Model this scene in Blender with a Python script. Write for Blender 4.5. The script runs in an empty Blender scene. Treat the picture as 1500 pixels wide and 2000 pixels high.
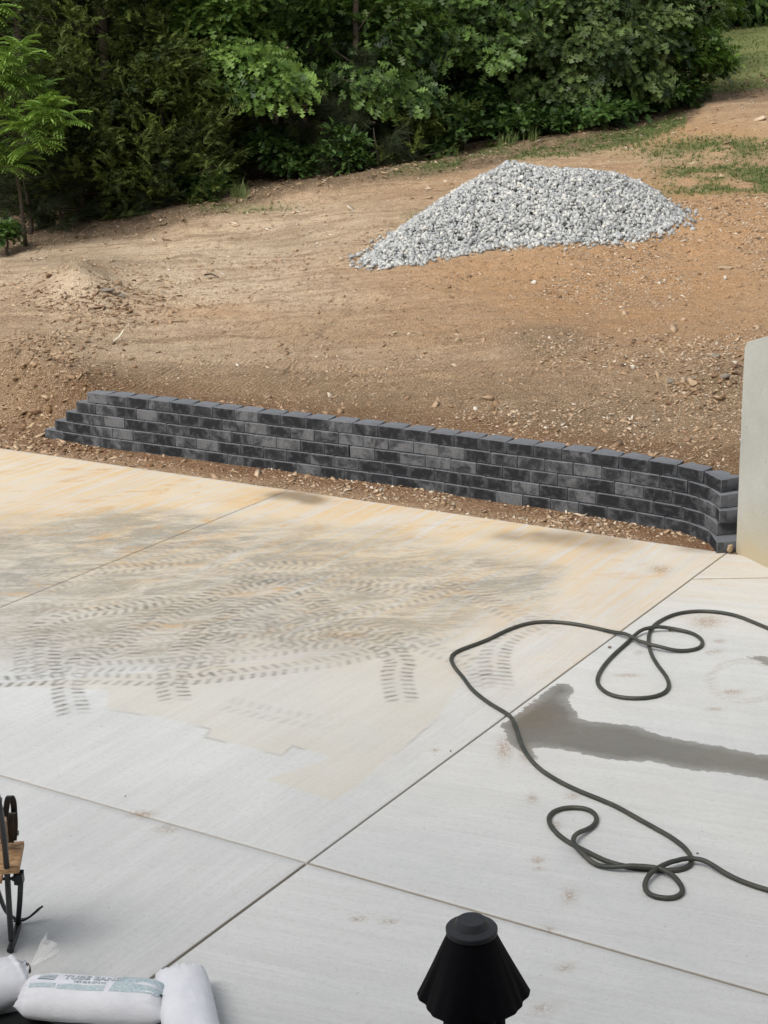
import bpy, bmesh, math, random
import numpy as np
from mathutils import Vector, Matrix

sc = bpy.context.scene
C = sc.collection
rad = math.radians
random.seed(7)
rng = np.random.default_rng(7)

# ---------------------------------------------------------------- camera
CAM_H, FOC = 3.4, 3200.0
def _v(px, py): return np.array([px - 750, 1000 - py, -FOC], float)
_up = np.cross(_v(2884, 28), _v(-4500, 226)); _up /= np.linalg.norm(_up)
if _up[1] < 0: _up = -_up
_f = np.array([0, 0, -1.0]); _y = _f - _f.dot(_up) * _up; _y /= np.linalg.norm(_y)
_x = np.cross(_y, _up)
RC = np.array([_x, _y, _up]); CP = np.array([0, 0, CAM_H])
def at_z(px, py, z=0.0):
    r = RC @ _v(px, py); return CP + r * (z - CAM_H) / r[2]
def at_Y(px, py, Y):
    r = RC @ _v(px, py); return CP + r * Y / r[1]
def chart(P):
    c = (np.asarray(P, float) - CP) @ RC
    return 750 + FOC * c[..., 0] / -c[..., 2], 1000 - FOC * c[..., 1] / -c[..., 2]

cam_d = bpy.data.cameras.new('camera'); cam = bpy.data.objects.new('camera', cam_d); C.objects.link(cam)
cam_d.sensor_fit = 'VERTICAL'; cam_d.sensor_height = 36.0; cam_d.sensor_width = 27.0
cam_d.lens = FOC / 2000 * 36.0; cam_d.clip_start = 0.05; cam_d.clip_end = 2000
M4 = Matrix([list(RC[0]) + [0], list(RC[1]) + [0], list(RC[2]) + [0], [0, 0, 0, 1]])
cam.matrix_world = Matrix.Translation((0, 0, CAM_H)) @ M4
sc.camera = cam

# ---------------------------------------------------------------- light
SUN_EL, SUN_AZ = 50.0, 218.0      # azimuth measured from +Y clockwise: soft light over the added, unseen house from behind left
SKY_STR, SUN_STR, SUN_ANG, EXPO = 0.125, 1.5, 32.0, 0.66
w = bpy.data.worlds.new('World'); sc.world = w; w.use_nodes = True
nt = w.node_tree; nt.nodes.clear()
sky = nt.nodes.new('ShaderNodeTexSky'); sky.sky_type = 'NISHITA'; sky.sun_disc = False
sky.sun_elevation = rad(SUN_EL); sky.sun_rotation = rad(SUN_AZ); sky.dust_density = 4; sky.air_density = 1.2
hs = nt.nodes.new('ShaderNodeHueSaturation'); hs.inputs['Saturation'].default_value = 0.34
bg = nt.nodes.new('ShaderNodeBackground'); bg.inputs['Strength'].default_value = SKY_STR
wo = nt.nodes.new('ShaderNodeOutputWorld')
nt.links.new(sky.outputs[0], hs.inputs['Color']); nt.links.new(hs.outputs[0], bg.inputs['Color']); nt.links.new(bg.outputs[0], wo.inputs['Surface'])
sd = bpy.data.lights.new('sun', 'SUN'); sd.energy = SUN_STR; sd.angle = rad(SUN_ANG); sd.color = (1.0, 0.98, 0.935)
sun = bpy.data.objects.new('sun', sd); C.objects.link(sun)
_d = Vector((math.sin(rad(SUN_AZ)) * math.cos(rad(SUN_EL)), math.cos(rad(SUN_AZ)) * math.cos(rad(SUN_EL)), math.sin(rad(SUN_EL))))
sun.rotation_euler = _d.to_track_quat('Z', 'Y').to_euler()
vs = sc.view_settings; vs.view_transform = 'Standard'; vs.look = 'None'; vs.gamma = 1; vs.exposure = EXPO; vs.use_curve_mapping = False
sc.render.engine = 'CYCLES'
cy = sc.cycles; cy.max_bounces = 4; cy.diffuse_bounces = 2; cy.glossy_bounces = 2; cy.transmission_bounces = 4; cy.transparent_max_bounces = 6
cy.use_denoising = True; cy.use_adaptive_sampling = False
try:
    cy.denoiser = 'OPENIMAGEDENOISE'; cy.denoising_input_passes = 'RGB_ALBEDO_NORMAL'; cy.denoising_prefilter = 'ACCURATE'
except Exception: pass

# ---------------------------------------------------------------- helpers
def _hash(ix, iy, s):
    n = (ix.astype(np.int64) * 374761393 + iy.astype(np.int64) * 668265263 + s * 1442695041) & 0xffffffff
    n = ((n ^ (n >> 13)) * 1274126177) & 0xffffffff
    return ((n ^ (n >> 16)) & 0xffffff) / float(0xffffff)
def vn(x, y, s=0):
    x = np.asarray(x, float); y = np.asarray(y, float)
    ix = np.floor(x); iy = np.floor(y); fx = x - ix; fy = y - iy
    fx = fx * fx * (3 - 2 * fx); fy = fy * fy * (3 - 2 * fy)
    a = _hash(ix, iy, s); b = _hash(ix + 1, iy, s); c = _hash(ix, iy + 1, s); d = _hash(ix + 1, iy + 1, s)
    return (a * (1 - fx) + b * fx) * (1 - fy) + (c * (1 - fx) + d * fx) * fy
def fbm(x, y, o=4, s=0):
    r = 0; a = .5; n = 0
    for i in range(o):
        r = r + a * vn(x * 2 ** i + 17.3 * i, y * 2 ** i - 9.1 * i, s + i); n += a; a *= .5
    return r / n
def sstep(a, b, x):
    t = np.clip((x - a) / (b - a), 0, 1); return t * t * (3 - 2 * t)
def poly_sdf(px, py, poly):
    P = np.array(poly, float); n = len(P)
    d = np.full(np.shape(px), 1e9); ins = np.zeros(np.shape(px), bool)
    for i in range(n):
        a = P[i]; b = P[(i + 1) % n]; e = b - a
        wx = px - a[0]; wy = py - a[1]
        t = np.clip((wx * e[0] + wy * e[1]) / (e @ e), 0, 1)
        d = np.minimum(d, np.hypot(wx - t * e[0], wy - t * e[1]))
        c = ((a[1] > py) != (b[1] > py)) & (px < (b[0] - a[0]) * (py - a[1]) / ((b[1] - a[1]) or 1e-9) + a[0])
        ins ^= c
    return np.where(ins, d, -d)      # positive inside
def catmull(P, n=8):
    P = np.array(P, float); Q = np.vstack([2 * P[0] - P[1], P, 2 * P[-1] - P[-2]]); out = []
    for i in range(1, len(Q) - 2):
        p0, p1, p2, p3 = Q[i - 1], Q[i], Q[i + 1], Q[i + 2]
        for k in range(n):
            t = k / n
            out.append(.5 * ((2 * p1) + (-p0 + p2) * t + (2 * p0 - 5 * p1 + 4 * p2 - p3) * t * t + (-p0 + 3 * p1 - 3 * p2 + p3) * t ** 3))
    out.append(P[-1]); return np.array(out)

def np_mesh(name, V, F, smooth=False, attrs=None):
    """V (n,3); F (m,k) array with constant k or a list of arrays of different k"""
    me = bpy.data.meshes.new(name)
    Fs = F if isinstance(F, list) else [F]
    V = np.asarray(V, np.float32)
    me.vertices.add(len(V)); me.vertices.foreach_set('co', V.ravel())
    loops = np.concatenate([f.ravel() for f in Fs]).astype(np.int32)
    tot = np.concatenate([np.full(len(f), f.shape[1], np.int32) for f in Fs])
    st = np.concatenate([[0], np.cumsum(tot)[:-1]]).astype(np.int32)
    me.loops.add(len(loops)); me.loops.foreach_set('vertex_index', loops)
    me.polygons.add(len(tot)); me.polygons.foreach_set('loop_start', st)
    if smooth: me.polygons.foreach_set('use_smooth', np.ones(len(tot), bool))
    for an, arr in (attrs or {}).items():
        arr = np.asarray(arr, np.float32)
        if arr.ndim == 1: arr = np.stack([arr] * 3 + [np.ones_like(arr)], 1)
        at = me.attributes.new(an, 'FLOAT_COLOR', 'POINT'); at.data.foreach_set('color', arr.ravel())
    me.update(calc_edges=True)
    return me
def link(name, me, mat=None, parent=None, kind=None, label=None, loc=None):
    o = bpy.data.objects.new(name, me); C.objects.link(o)
    if mat is not None: me.materials.clear(); me.materials.append(mat)
    if parent is not None: o.parent = parent
    if kind: o['kind'] = kind
    if label: o['label'] = label
    if loc is not None: o.location = loc
    return o
def tag(o, label, cat, group=None):
    o['label'] = label; o['category'] = cat
    if group: o['group'] = group
    return o
def empty(name, loc, label, cat, group=None):
    o = bpy.data.objects.new(name, None); C.objects.link(o); o.location = loc; o.empty_display_size = .1
    return tag(o, label, cat, group)

class MB:
    """collects tubes / boxes / free faces"""
    def __init__(s): s.v = []; s.f = []
    def add(s, V, F):
        n = len(s.v); s.v += [tuple(map(float, p)) for p in V]; s.f += [tuple(i + n for i in f) for f in F]
    def tube(s, P, r, sides=6, cap=True):
        P = np.array(P, float); n = len(P); r = np.full(n, r) if np.isscalar(r) else np.array(r, float)
        T = np.gradient(P, axis=0); T /= np.linalg.norm(T, axis=1)[:, None] + 1e-12
        ref = np.array([0, 0, 1.0]) if abs(T[0][2]) < .9 else np.array([1.0, 0, 0])
        a = np.cross(T[0], ref); a /= np.linalg.norm(a); V = []
        for i in range(n):
            a = a - a.dot(T[i]) * T[i]; a /= np.linalg.norm(a) + 1e-12; b = np.cross(T[i], a)
            for k in range(sides):
                q = 2 * math.pi * k / sides; V.append(P[i] + r[i] * (math.cos(q) * a + math.sin(q) * b))
        F = [(i * sides + k, i * sides + (k + 1) % sides, (i + 1) * sides + (k + 1) % sides, (i + 1) * sides + k) for i in range(n - 1) for k in range(sides)]
        if cap: F += [tuple(range(sides))[::-1], tuple((n - 1) * sides + k for k in range(sides))]
        s.add(V, F); return s
    def ribbon(s, P, wv, th):
        """flat bar of width vector wv, thickness th along P"""
        P = np.array(P, float); wv = np.array(wv, float); T = np.gradient(P, axis=0); V = []
        for i in range(len(P)):
            t = T[i] / np.linalg.norm(T[i]); n = np.cross(t, wv); n /= np.linalg.norm(n)
            for a, b in ((-1, -1), (1, -1), (1, 1), (-1, 1)): V.append(P[i] + a * wv / 2 + b * n * th / 2)
        m = len(P)
        F = [(i * 4 + k, i * 4 + (k + 1) % 4, (i + 1) * 4 + (k + 1) % 4, (i + 1) * 4 + k) for i in range(m - 1) for k in range(4)]
        F += [(3, 2, 1, 0), tuple((m - 1) * 4 + k for k in range(4))]
        s.add(V, F); return s
    def mesh(s, name, smooth=False, bevel=0, seg=1):
        me = bpy.data.meshes.new(name); me.from_pydata(s.v, [], s.f)
        bm = bmesh.new(); bm.from_mesh(me)
        bmesh.ops.recalc_face_normals(bm, faces=bm.faces)
        if bevel: bmesh.ops.bevel(bm, geom=list(bm.edges), offset=bevel, segments=seg, affect='EDGES', profile=.6)
        if smooth:
            for f in bm.faces: f.smooth = True
        bm.to_mesh(me); bm.free(); return me

# ---------------------------------------------------------------- materials
def mat(name):
    m = bpy.data.materials.new(name); m.use_nodes = True; t = m.node_tree; t.nodes.clear()
    o = t.nodes.new('ShaderNodeOutputMaterial'); p = t.nodes.new('ShaderNodeBsdfPrincipled')
    t.links.new(p.outputs[0], o.inputs[0]); p.inputs['Roughness'].default_value = .85
    p.inputs['Specular IOR Level'].default_value = .25
    return m, t, p, o
def L(t, a, b): t.links.new(a, b)
def nd(t, ty, **k):
    n = t.nodes.new(ty)
    for a, b in k.items():
        if a in ('operation', 'blend_type', 'data_type', 'noise_dimensions', 'feature', 'distance', 'attribute_name', 'wave_type', 'bands_direction', 'wave_profile', 'vector_type', 'clamp_factor', 'invert', 'interpolation_type'): setattr(n, a, b)
        else:
            s = n.inputs[a.replace('_', ' ')] if isinstance(a, str) else n.inputs[a]
            s.default_value = b
    return n
def mathn(t, op, a, b=None, clamp=False):
    n = t.nodes.new('ShaderNodeMath'); n.operation = op; n.use_clamp = clamp
    for i, v in ((0, a), (1, b)):
        if v is None: continue
        if isinstance(v, (int, float)): n.inputs[i].default_value = v
        else: L(t, v, n.inputs[i])
    return n.outputs[0]
def mixc(t, fac, a, b, mode='MIX'):
    n = t.nodes.new('ShaderNodeMix'); n.data_type = 'RGBA'; n.blend_type = mode
    for s, v in ((n.inputs[0], fac), (n.inputs[6], a), (n.inputs[7], b)):
        if isinstance(v, (int, float)): s.default_value = v
        elif isinstance(v, tuple): s.default_value = (*v[:3], 1)
        else: L(t, v, s)
    return n.outputs[2]
def noise(t, vec, scale, det=4, rough=.55, dist=0):
    n = t.nodes.new('ShaderNodeTexNoise'); n.inputs['Scale'].default_value = scale; n.inputs['Detail'].default_value = det
    n.inputs['Roughness'].default_value = rough; n.inputs['Distortion'].default_value = dist
    if vec is not None: L(t, vec, n.inputs['Vector'])
    return n.outputs[0]
def ramp(t, fac, stops):
    n = t.nodes.new('ShaderNodeValToRGB'); e = n.color_ramp.elements
    while len(e) < len(stops): e.new(.5)
    for i, (p, c) in enumerate(stops):
        e[i].position = p; e[i].color = (c, c, c, 1) if isinstance(c, (int, float)) else (*c, 1)
    L(t, fac, n.inputs[0]); return n.outputs[0]
def coords(t, which='Object', scale=None, rot=None):
    tc = t.nodes.new('ShaderNodeTexCoord'); o = tc.outputs[which]
    for key, val in (('Rotation', rot), ('Scale', scale)):
        if val:
            m = t.nodes.new('ShaderNodeMapping'); L(t, o, m.inputs[0]); m.inputs[key].default_value = val; o = m.outputs[0]
    return o
def bump(t, p, h, strength, dist=.01, prev=None):
    b = t.nodes.new('ShaderNodeBump'); b.inputs['Strength'].default_value = strength; b.inputs['Distance'].default_value = dist
    L(t, h, b.inputs['Height'])
    if prev is not None: L(t, prev, b.inputs['Normal'])
    L(t, b.outputs[0], p.inputs['Normal']); return b.outputs[0]
def attr(t, name):
    a = t.nodes.new('ShaderNodeAttribute'); a.attribute_name = name
    s = t.nodes.new('ShaderNodeSeparateColor'); L(t, a.outputs['Color'], s.inputs[0]); return s.outputs[0], s.outputs[1], s.outputs[2], a.outputs['Alpha']

def concrete_mat(name, ang):
    m, t, p, o = mat(name)
    ob = coords(t)
    br = coords(t, scale=(70, 2.2, 1), rot=(0, 0, ang)); br2 = coords(t, scale=(14, .6, 1), rot=(0, 0, ang))
    big = noise(t, ob, .7, 5, .6); med = noise(t, ob, 4, 6, .7); fine = noise(t, ob, 160, 3, .7); speck = noise(t, ob, 45, 2, .5)
    stk = noise(t, br, 1, 3, .6); stk2 = noise(t, br2, 1, 4, .6)
    base = mixc(t, ramp(t, big, [(.35, 0.), (.65, 1.)]), (.455, .465, .46), (.57, .575, .56))
    base = mixc(t, ramp(t, med, [(.35, .0), (.7, .5)]), base, (.58, .58, .56))
    base = mixc(t, ramp(t, stk, [(.3, .22), (.7, .0)]), base, (.34, .34, .335))
    base = mixc(t, ramp(t, stk2, [(.35, .3), (.6, .0)]), base, (.40, .395, .38))
    base = mixc(t, ramp(t, fine, [(.35, .24), (.55, 0.)]), base, (.30, .30, .295))
    base = mixc(t, ramp(t, noise(t, ob, 38, 5, .75), [(.38, .20), (.5, 0.), (.62, .0)]), base, (.30, .30, .29))
    base = mixc(t, ramp(t, speck, [(.24, .5), (.30, 0.)]), base, (.2, .19, .18))
    clay, gray, lug, tint = attr(t, 'stain'); wet, spot, crack, dark = attr(t, 'marks')
    n1 = noise(t, br2, 1.3, 5, .65, .6)
    cl = mathn(t, 'MULTIPLY', clay, ramp(t, n1, [(.36, .22), (.58, 1.)]), True)
    base = mixc(t, cl, base, mixc(t, ramp(t, noise(t, ob, 1.5, 4), [(.35, 0.), (.65, 1.)]), (.52, .365, .19), (.54, .445, .31)))
    base = mixc(t, mathn(t, 'MULTIPLY', tint, .7, True), base, (.47, .415, .315))
    sm = coords(t, scale=(1.0, 2.6, 1), rot=(0, 0, rad(-36)))
    n2 = noise(t, sm, 1.5, 7, .74, 1.1); n3 = noise(t, sm, 7.5, 5, .72, 1.4)
    g = mathn(t, 'MULTIPLY', gray, ramp(t, n2, [(.40, .10), (.60, 1.)]), True)
    g = mathn(t, 'ADD', g, mathn(t, 'MULTIPLY', mathn(t, 'MULTIPLY', gray, ramp(t, n3, [(.4, 0.), (.62, 1.)])), .42), True)
    ff = noise(t, coords(t, scale=(1.0, 3.4, 1), rot=(0, 0, rad(-33))), 24, 4, .7, .8)
    g = mathn(t, 'MULTIPLY', g, ramp(t, ff, [(.34, .45), (.56, 1.25)]), True)
    base = mixc(t, mathn(t, 'MULTIPLY', gray, ramp(t, ff, [(.5, 0.), (.64, .55)]), True), base, (.58, .565, .52))
    base = mixc(t, mathn(t, 'MULTIPLY', g, .82), base, mixc(t, ramp(t, noise(t, ob, .9, 3), [(.4, 0.), (.6, 1.)]), (.195, .19, .17), (.235, .21, .16)))
    rust = mathn(t, 'MULTIPLY', mathn(t, 'MAXIMUM', clay, gray), ramp(t, noise(t, coords(t, scale=(1.0, 2.2, 1), rot=(0, 0, rad(-40))), 1.9, 6, .75, .8), [(.56, 0.), (.68, .75)]), True)
    base = mixc(t, rust, base, (.46, .27, .10))
    base = mixc(t, mathn(t, 'MULTIPLY', lug, ramp(t, n3, [(.36, .45), (.56, 1.)]), True), base, (.130, .12, .10))
    sp = mathn(t, 'MULTIPLY', spot, ramp(t, noise(t, ob, 55, 4, .85), [(.44, 0.), (.50, 1.)]), True)
    base = mixc(t, mathn(t, 'MULTIPLY', sp, .72), base, (.24, .145, .075))
    base = mixc(t, mathn(t, 'MULTIPLY', crack, .8, True), base, (.17, .125, .075))
    ndl = noise(t, ob, 22, 5, .65)
    wv = mathn(t, 'ADD', wet, mathn(t, 'MULTIPLY', mathn(t, 'SUBTRACT', ndl, .5), .55))
    wf = ramp(t, wv, [(.48, 0.), (.515, 1.)])
    wc = mixc(t, ramp(t, big, [(.3, 0.), (.7, 1.)]), (.172, .164, .142), (.138, .131, .113))
    wc = mixc(t, mathn(t, 'MULTIPLY', dark, .6), wc, (.13, .10, .065))
    base = mixc(t, wf, base, mixc(t, ramp(t, mathn(t, 'ADD', wv, mathn(t, 'MULTIPLY', mathn(t, 'SUBTRACT', med, .5), .7)), [(.45, .70), (.95, 1.)]), base, wc))
    L(t, base, p.inputs['Base Color'])
    r = mathn(t, 'SUBTRACT', .82, mathn(t, 'MULTIPLY', wf, ramp(t, med, [(.4, .30), (.6, .52)]))); L(t, r, p.inputs['Roughness'])
    b1 = bump(t, p, stk, .30, .004); b2 = bump(t, p, fine, .12, .002, b1); bump(t, p, med, .3, .006, b2)
    return m
M_conc = concrete_mat('broomed_concrete', 0.0); M_conc2 = concrete_mat('broomed_concrete_cross', rad(80))

def simple(name, col, rough=.6, spec=.3, var=.25, nscale=20, bmp=.2, col2=None, metal=0):
    m, t, p, o = mat(name); ob = coords(t); n = noise(t, ob, nscale, 5, .6)
    c2 = col2 or tuple(c * (1 - var) for c in col)
    L(t, mixc(t, ramp(t, n, [(.35, 0.), (.65, 1.)]), col, c2), p.inputs['Base Color'])
    p.inputs['Roughness'].default_value = rough; p.inputs['Specular IOR Level'].default_value = spec; p.inputs['Metallic'].default_value = metal
    if bmp: bump(t, p, noise(t, ob, nscale * 4, 3), bmp, .003)
    return m

def dirt_mat():
    m, t, p, o = mat('graded_clay'); ob = coords(t)
    org, gr, damp, gry = attr(t, 'dirt'); trk, leafy, pale, _b = attr(t, 'dirt2')
    big = noise(t, ob, .55, 6, .62); med = noise(t, ob, 3.2, 6, .7); fine = noise(t, ob, 28, 6, .82); grit = noise(t, ob, 75, 4, .8); clump = noise(t, ob, 11, 6, .8)
    hs_ = coords(t, scale=(.5, 3.4, 1), rot=(0, 0, rad(6))); strk = noise(t, hs_, 1.5, 7, .72, .5)
    base = mixc(t, ramp(t, big, [(.35, 0.), (.65, 1.)]), (.415, .268, .145), (.45, .312, .19))
    base = mixc(t, mathn(t, 'MULTIPLY', pale, ramp(t, med, [(.3, .55), (.6, 1.)]), True), base, (.68, .55, .395))
    base = mixc(t, ramp(t, strk, [(.38, .75), (.53, 0.)]), base, (.25, .165, .10))
    base = mixc(t, ramp(t, strk, [(.54, 0.), (.64, .5)]), base, (.56, .44, .30))
    base = mixc(t, mathn(t, 'MULTIPLY', org, ramp(t, med, [(.3, .35), (.62, 1.)]), True), base, (.51, .285, .13))
    base = mixc(t, mathn(t, 'MULTIPLY', gry, ramp(t, med, [(.3, .4), (.62, 1.)]), True), base, (.225, .168, .106))
    base = mixc(t, mathn(t, 'MULTIPLY', damp, ramp(t, med, [(.25, .5), (.6, 1.)]), True), base, (.185, .080, .034))
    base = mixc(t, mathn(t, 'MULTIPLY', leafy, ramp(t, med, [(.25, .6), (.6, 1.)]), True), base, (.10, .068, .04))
    base = mixc(t, mathn(t, 'MULTIPLY', _b, .66), base, (.155, .098, .050))
    base = mixc(t, ramp(t, fine, [(.32, .6), (.46, 0.)]), base, (.15, .09, .05))
    base = mixc(t, ramp(t, fine, [(.56, 0.), (.7, .5)]), base, (.50, .38, .26))
    base = mixc(t, ramp(t, grit, [(.38, .8), (.48, 0.)]), base, (.11, .068, .038))
    base = mixc(t, ramp(t, grit, [(.53, 0.), (.62, .7)]), base, (.66, .53, .39))
    base = mixc(t, ramp(t, clump, [(.36, .65), (.47, 0.)]), base, (.19, .12, .07))
    for sc_v, th, st_v in ((58, .66, .75), (21, .80, .7)):
        v0 = t.nodes.new('ShaderNodeTexVoronoi'); v0.inputs['Scale'].default_value = sc_v; L(t, ob, v0.inputs['Vector'])
        s0 = t.nodes.new('ShaderNodeSeparateColor'); L(t, v0.outputs['Color'], s0.inputs[0])
        c0_ = mathn(t, 'MULTIPLY', ramp(t, v0.outputs['Distance'], [(.24, 1.), (.32, 0.)]), ramp(t, s0.outputs[0], [(th, 0.), (th + .04, 1.)]))
        c0_ = mathn(t, 'MULTIPLY', c0_, mathn(t, 'SUBTRACT', 1.0, damp, True)); c0_ = mathn(t, 'MULTIPLY', c0_, ramp(t, med, [(.36, .15), (.56, 1.)]))
        base = mixc(t, mathn(t, 'MULTIPLY', c0_, st_v), base, mixc(t, s0.outputs[1], (.62, .50, .36), (.42, .24, .12)))
    # small pale chips
    v = t.nodes.new('ShaderNodeTexVoronoi'); v.inputs['Scale'].default_value = 34; L(t, ob, v.inputs['Vector'])
    sx = t.nodes.new('ShaderNodeSeparateColor'); L(t, v.outputs['Color'], sx.inputs[0])
    chip = mathn(t, 'MULTIPLY', ramp(t, v.outputs['Distance'], [(.22, 1.), (.3, 0.)]), ramp(t, sx.outputs[0], [(.80, 0.), (.84, 1.)]))
    chip = mathn(t, 'MULTIPLY', chip, mathn(t, 'SUBTRACT', 1.0, damp, True))
    base = mixc(t, mathn(t, 'MULTIPLY', chip, .75), base, (.58, .46, .33))
    grc = mixc(t, ramp(t, fine, [(.35, 0.), (.6, 1.)]), (.065, .095, .028), (.155, .19, .07))
    gf = mathn(t, 'MULTIPLY', gr, ramp(t, noise(t, ob, 2.4, 6, .75), [(.34, .3), (.50, 1.)]), True)
    far = ramp(t, gr, [(.93, 0.), (.99, 1.)])
    gf = mathn(t, 'MAXIMUM', gf, far)
    lawn = mixc(t, ramp(t, noise(t, ob, 1.1, 6, .7), [(.35, 0.), (.65, 1.)]), (.17, .19, .065), (.25, .26, .105))
    base = mixc(t, gf, base, mixc(t, far, grc, lawn))
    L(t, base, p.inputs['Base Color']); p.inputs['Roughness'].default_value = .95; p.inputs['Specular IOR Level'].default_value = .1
    b0 = bump(t, p, grit, .8, .010); b1 = bump(t, p, fine, .9, .03, b0); b2 = bump(t, p, noise(t, ob, 9, 5, .7), .7, .05, b1)
    wv = t.nodes.new('ShaderNodeTexWave'); wv.inputs['Scale'].default_value = 6.5; wv.inputs['Distortion'].default_value = 4.5; wv.inputs['Detail'].default_value = 2
    L(t, coords(t, scale=(1, .45, 1), rot=(0, 0, rad(22))), wv.inputs['Vector'])
    bump(t, p, mathn(t, 'MULTIPLY', wv.outputs['Fac'], trk), .5, .03, b2)
    return m
M_dirt = dirt_mat()

def objrand(t): return t.nodes.new('ShaderNodeObjectInfo').outputs['Random']
def block_mat():
    m, t, p, o = mat('charcoal_blend_block'); r = objrand(t)
    cmb = t.nodes.new('ShaderNodeVectorMath'); cmb.operation = 'ADD'
    sc_ = t.nodes.new('ShaderNodeVectorMath'); sc_.operation = 'SCALE'; sc_.inputs[0].default_value = (37., 91., 13.); L(t, r, sc_.inputs['Scale'])
    L(t, coords(t), cmb.inputs[0]); L(t, sc_.outputs[0], cmb.inputs[1]); v = cmb.outputs[0]
    n = noise(t, v, 6.5, 5, .66, .45); n2 = noise(t, v, 22, 4, .6); f = noise(t, v, 130, 3, .7)
    fac = mathn(t, 'ADD', mathn(t, 'MULTIPLY', n, 1.0), mathn(t, 'MULTIPLY', mathn(t, 'SUBTRACT', r, .5), .40))
    b = ramp(t, fac, [(.42, (.014, .015, .0175)), (.54, (.034, .0355, .039)), (.70, (.135, .139, .145))])
    b = mixc(t, ramp(t, n2, [(.52, 0.), (.72, .45)]), b, (.095, .10, .107))
    gs = t.nodes.new('ShaderNodeSeparateXYZ'); L(t, coords(t, 'Generated'), gs.inputs[0])
    ax_ = mathn(t, 'ABSOLUTE', mathn(t, 'SUBTRACT', gs.outputs[0], .5)); az_ = mathn(t, 'ABSOLUTE', mathn(t, 'SUBTRACT', gs.outputs[2], .5))
    bd = mathn(t, 'ADD', mathn(t, 'MAXIMUM', ax_, az_), mathn(t, 'MULTIPLY', mathn(t, 'SUBTRACT', n2, .5), .5))
    b = mixc(t, ramp(t, bd, [(.34, 0.), (.52, .55)]), b, (.105, .11, .118))
    b = mixc(t, ramp(t, f, [(.36, .5), (.54, 0.)]), b, (.012, .012, .014))
    # worn pale arrises follow the block's own edges; top faces carry painted overhead light
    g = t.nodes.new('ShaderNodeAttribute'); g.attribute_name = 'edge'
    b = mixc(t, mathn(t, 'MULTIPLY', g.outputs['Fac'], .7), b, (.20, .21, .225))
    L(t, b, p.inputs['Base Color']); p.inputs['Roughness'].default_value = .88
    bb = bump(t, p, f, .5, .004); bump(t, p, n2, .35, .006, bb); return m
M_block = block_mat()

def stone_mat(name, cols):
    m, t, p, o = mat(name); r, _, _, _ = attr(t, 'tint'); ob = coords(t)
    b = ramp(t, r, cols); n = noise(t, ob, 30, 3, .6)
    b = mixc(t, ramp(t, n, [(.35, .3), (.65, 0.)]), b, (.25, .26, .25), 'MULTIPLY')
    L(t, b, p.inputs['Base Color']); return m
M_gravel = stone_mat('crushed_limestone', [(0, (.20, .21, .21)), (.35, (.34, .35, .35)), (.7, (.46, .47, .46)), (1, (.62, .60, .54))])
M_chip = stone_mat('chert_chips', [(0, (.20, .12, .07)), (.4, (.36, .24, .145)), (.75, (.52, .39, .26)), (1, (.62, .54, .44))])
M_gapfill = simple('gravel_fines', (.09, .092, .09), .95, .1)

def leaf_mat(name, dark, light, rough=.5, trans=.25):
    m, t, p, o = mat(name); r, g2, _, _ = attr(t, 'tint')
    b = mixc(t, r, dark, light); L(t, b, p.inputs['Base Color']); p.inputs['Roughness'].default_value = rough
    p.inputs['Specular IOR Level'].default_value = .3
    tr = t.nodes.new('ShaderNodeBsdfTranslucent'); L(t, mixc(t, .5, b, (light[0] * 1.2, light[1] * 1.35, light[2] * .6)), tr.inputs[0])
    mx = t.nodes.new('ShaderNodeMixShader'); mx.inputs[0].default_value = trans
    L(t, p.outputs[0], mx.inputs[1]); L(t, tr.outputs[0], mx.inputs[2]); L(t, mx.outputs[0], o.inputs[0]); return m
M_oak = leaf_mat('oak_leaf', (.011, .028, .006), (.125, .205, .048))
M_oak2 = leaf_mat('white_oak_leaf', (.012, .028, .007), (.118, .170, .050), .5)
M_maple = leaf_mat('young_oak_leaf', (.024, .060, .009), (.190, .300, .062))
M_shrub = leaf_mat('shrub_leaf', (.010, .028, .006), (.080, .145, .034))
M_walnut = leaf_mat('compound_leaf', (.085, .165, .022), (.200, .310, .065))
M_cedar = leaf_mat('cedar_spray', (.013, .025, .004), (.098, .132, .022), .7, .1)
M_pine = leaf_mat('pine_needle', (.020, .031, .012), (.056, .073, .030), .7, .1)
M_grass = leaf_mat('grass_blade', (.070, .110, .028), (.180, .225, .075), .6, .2)
M_lawn = leaf_mat('lawn_blade', (.15, .20, .062), (.25, .285, .11), .6, .2)
M_dry = leaf_mat('dry_stem', (.20, .14, .08), (.34, .26, .15), .8, .1)
M_bark = simple('bark', (.085, .068, .052), .95, .1, .5, 14, .8)
M_wall = None

# ---------------------------------------------------------------- layout frame of the patio
O = at_z(600, 1685)
E1 = np.array([.84374903, -.5367379, 0]); E2 = np.array([.5367379, .84374903, 0])
VE, UC = 5.04, -3.655
def to_uv(P): d = np.asarray(P) - O; return d @ E1, d @ E2

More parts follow.
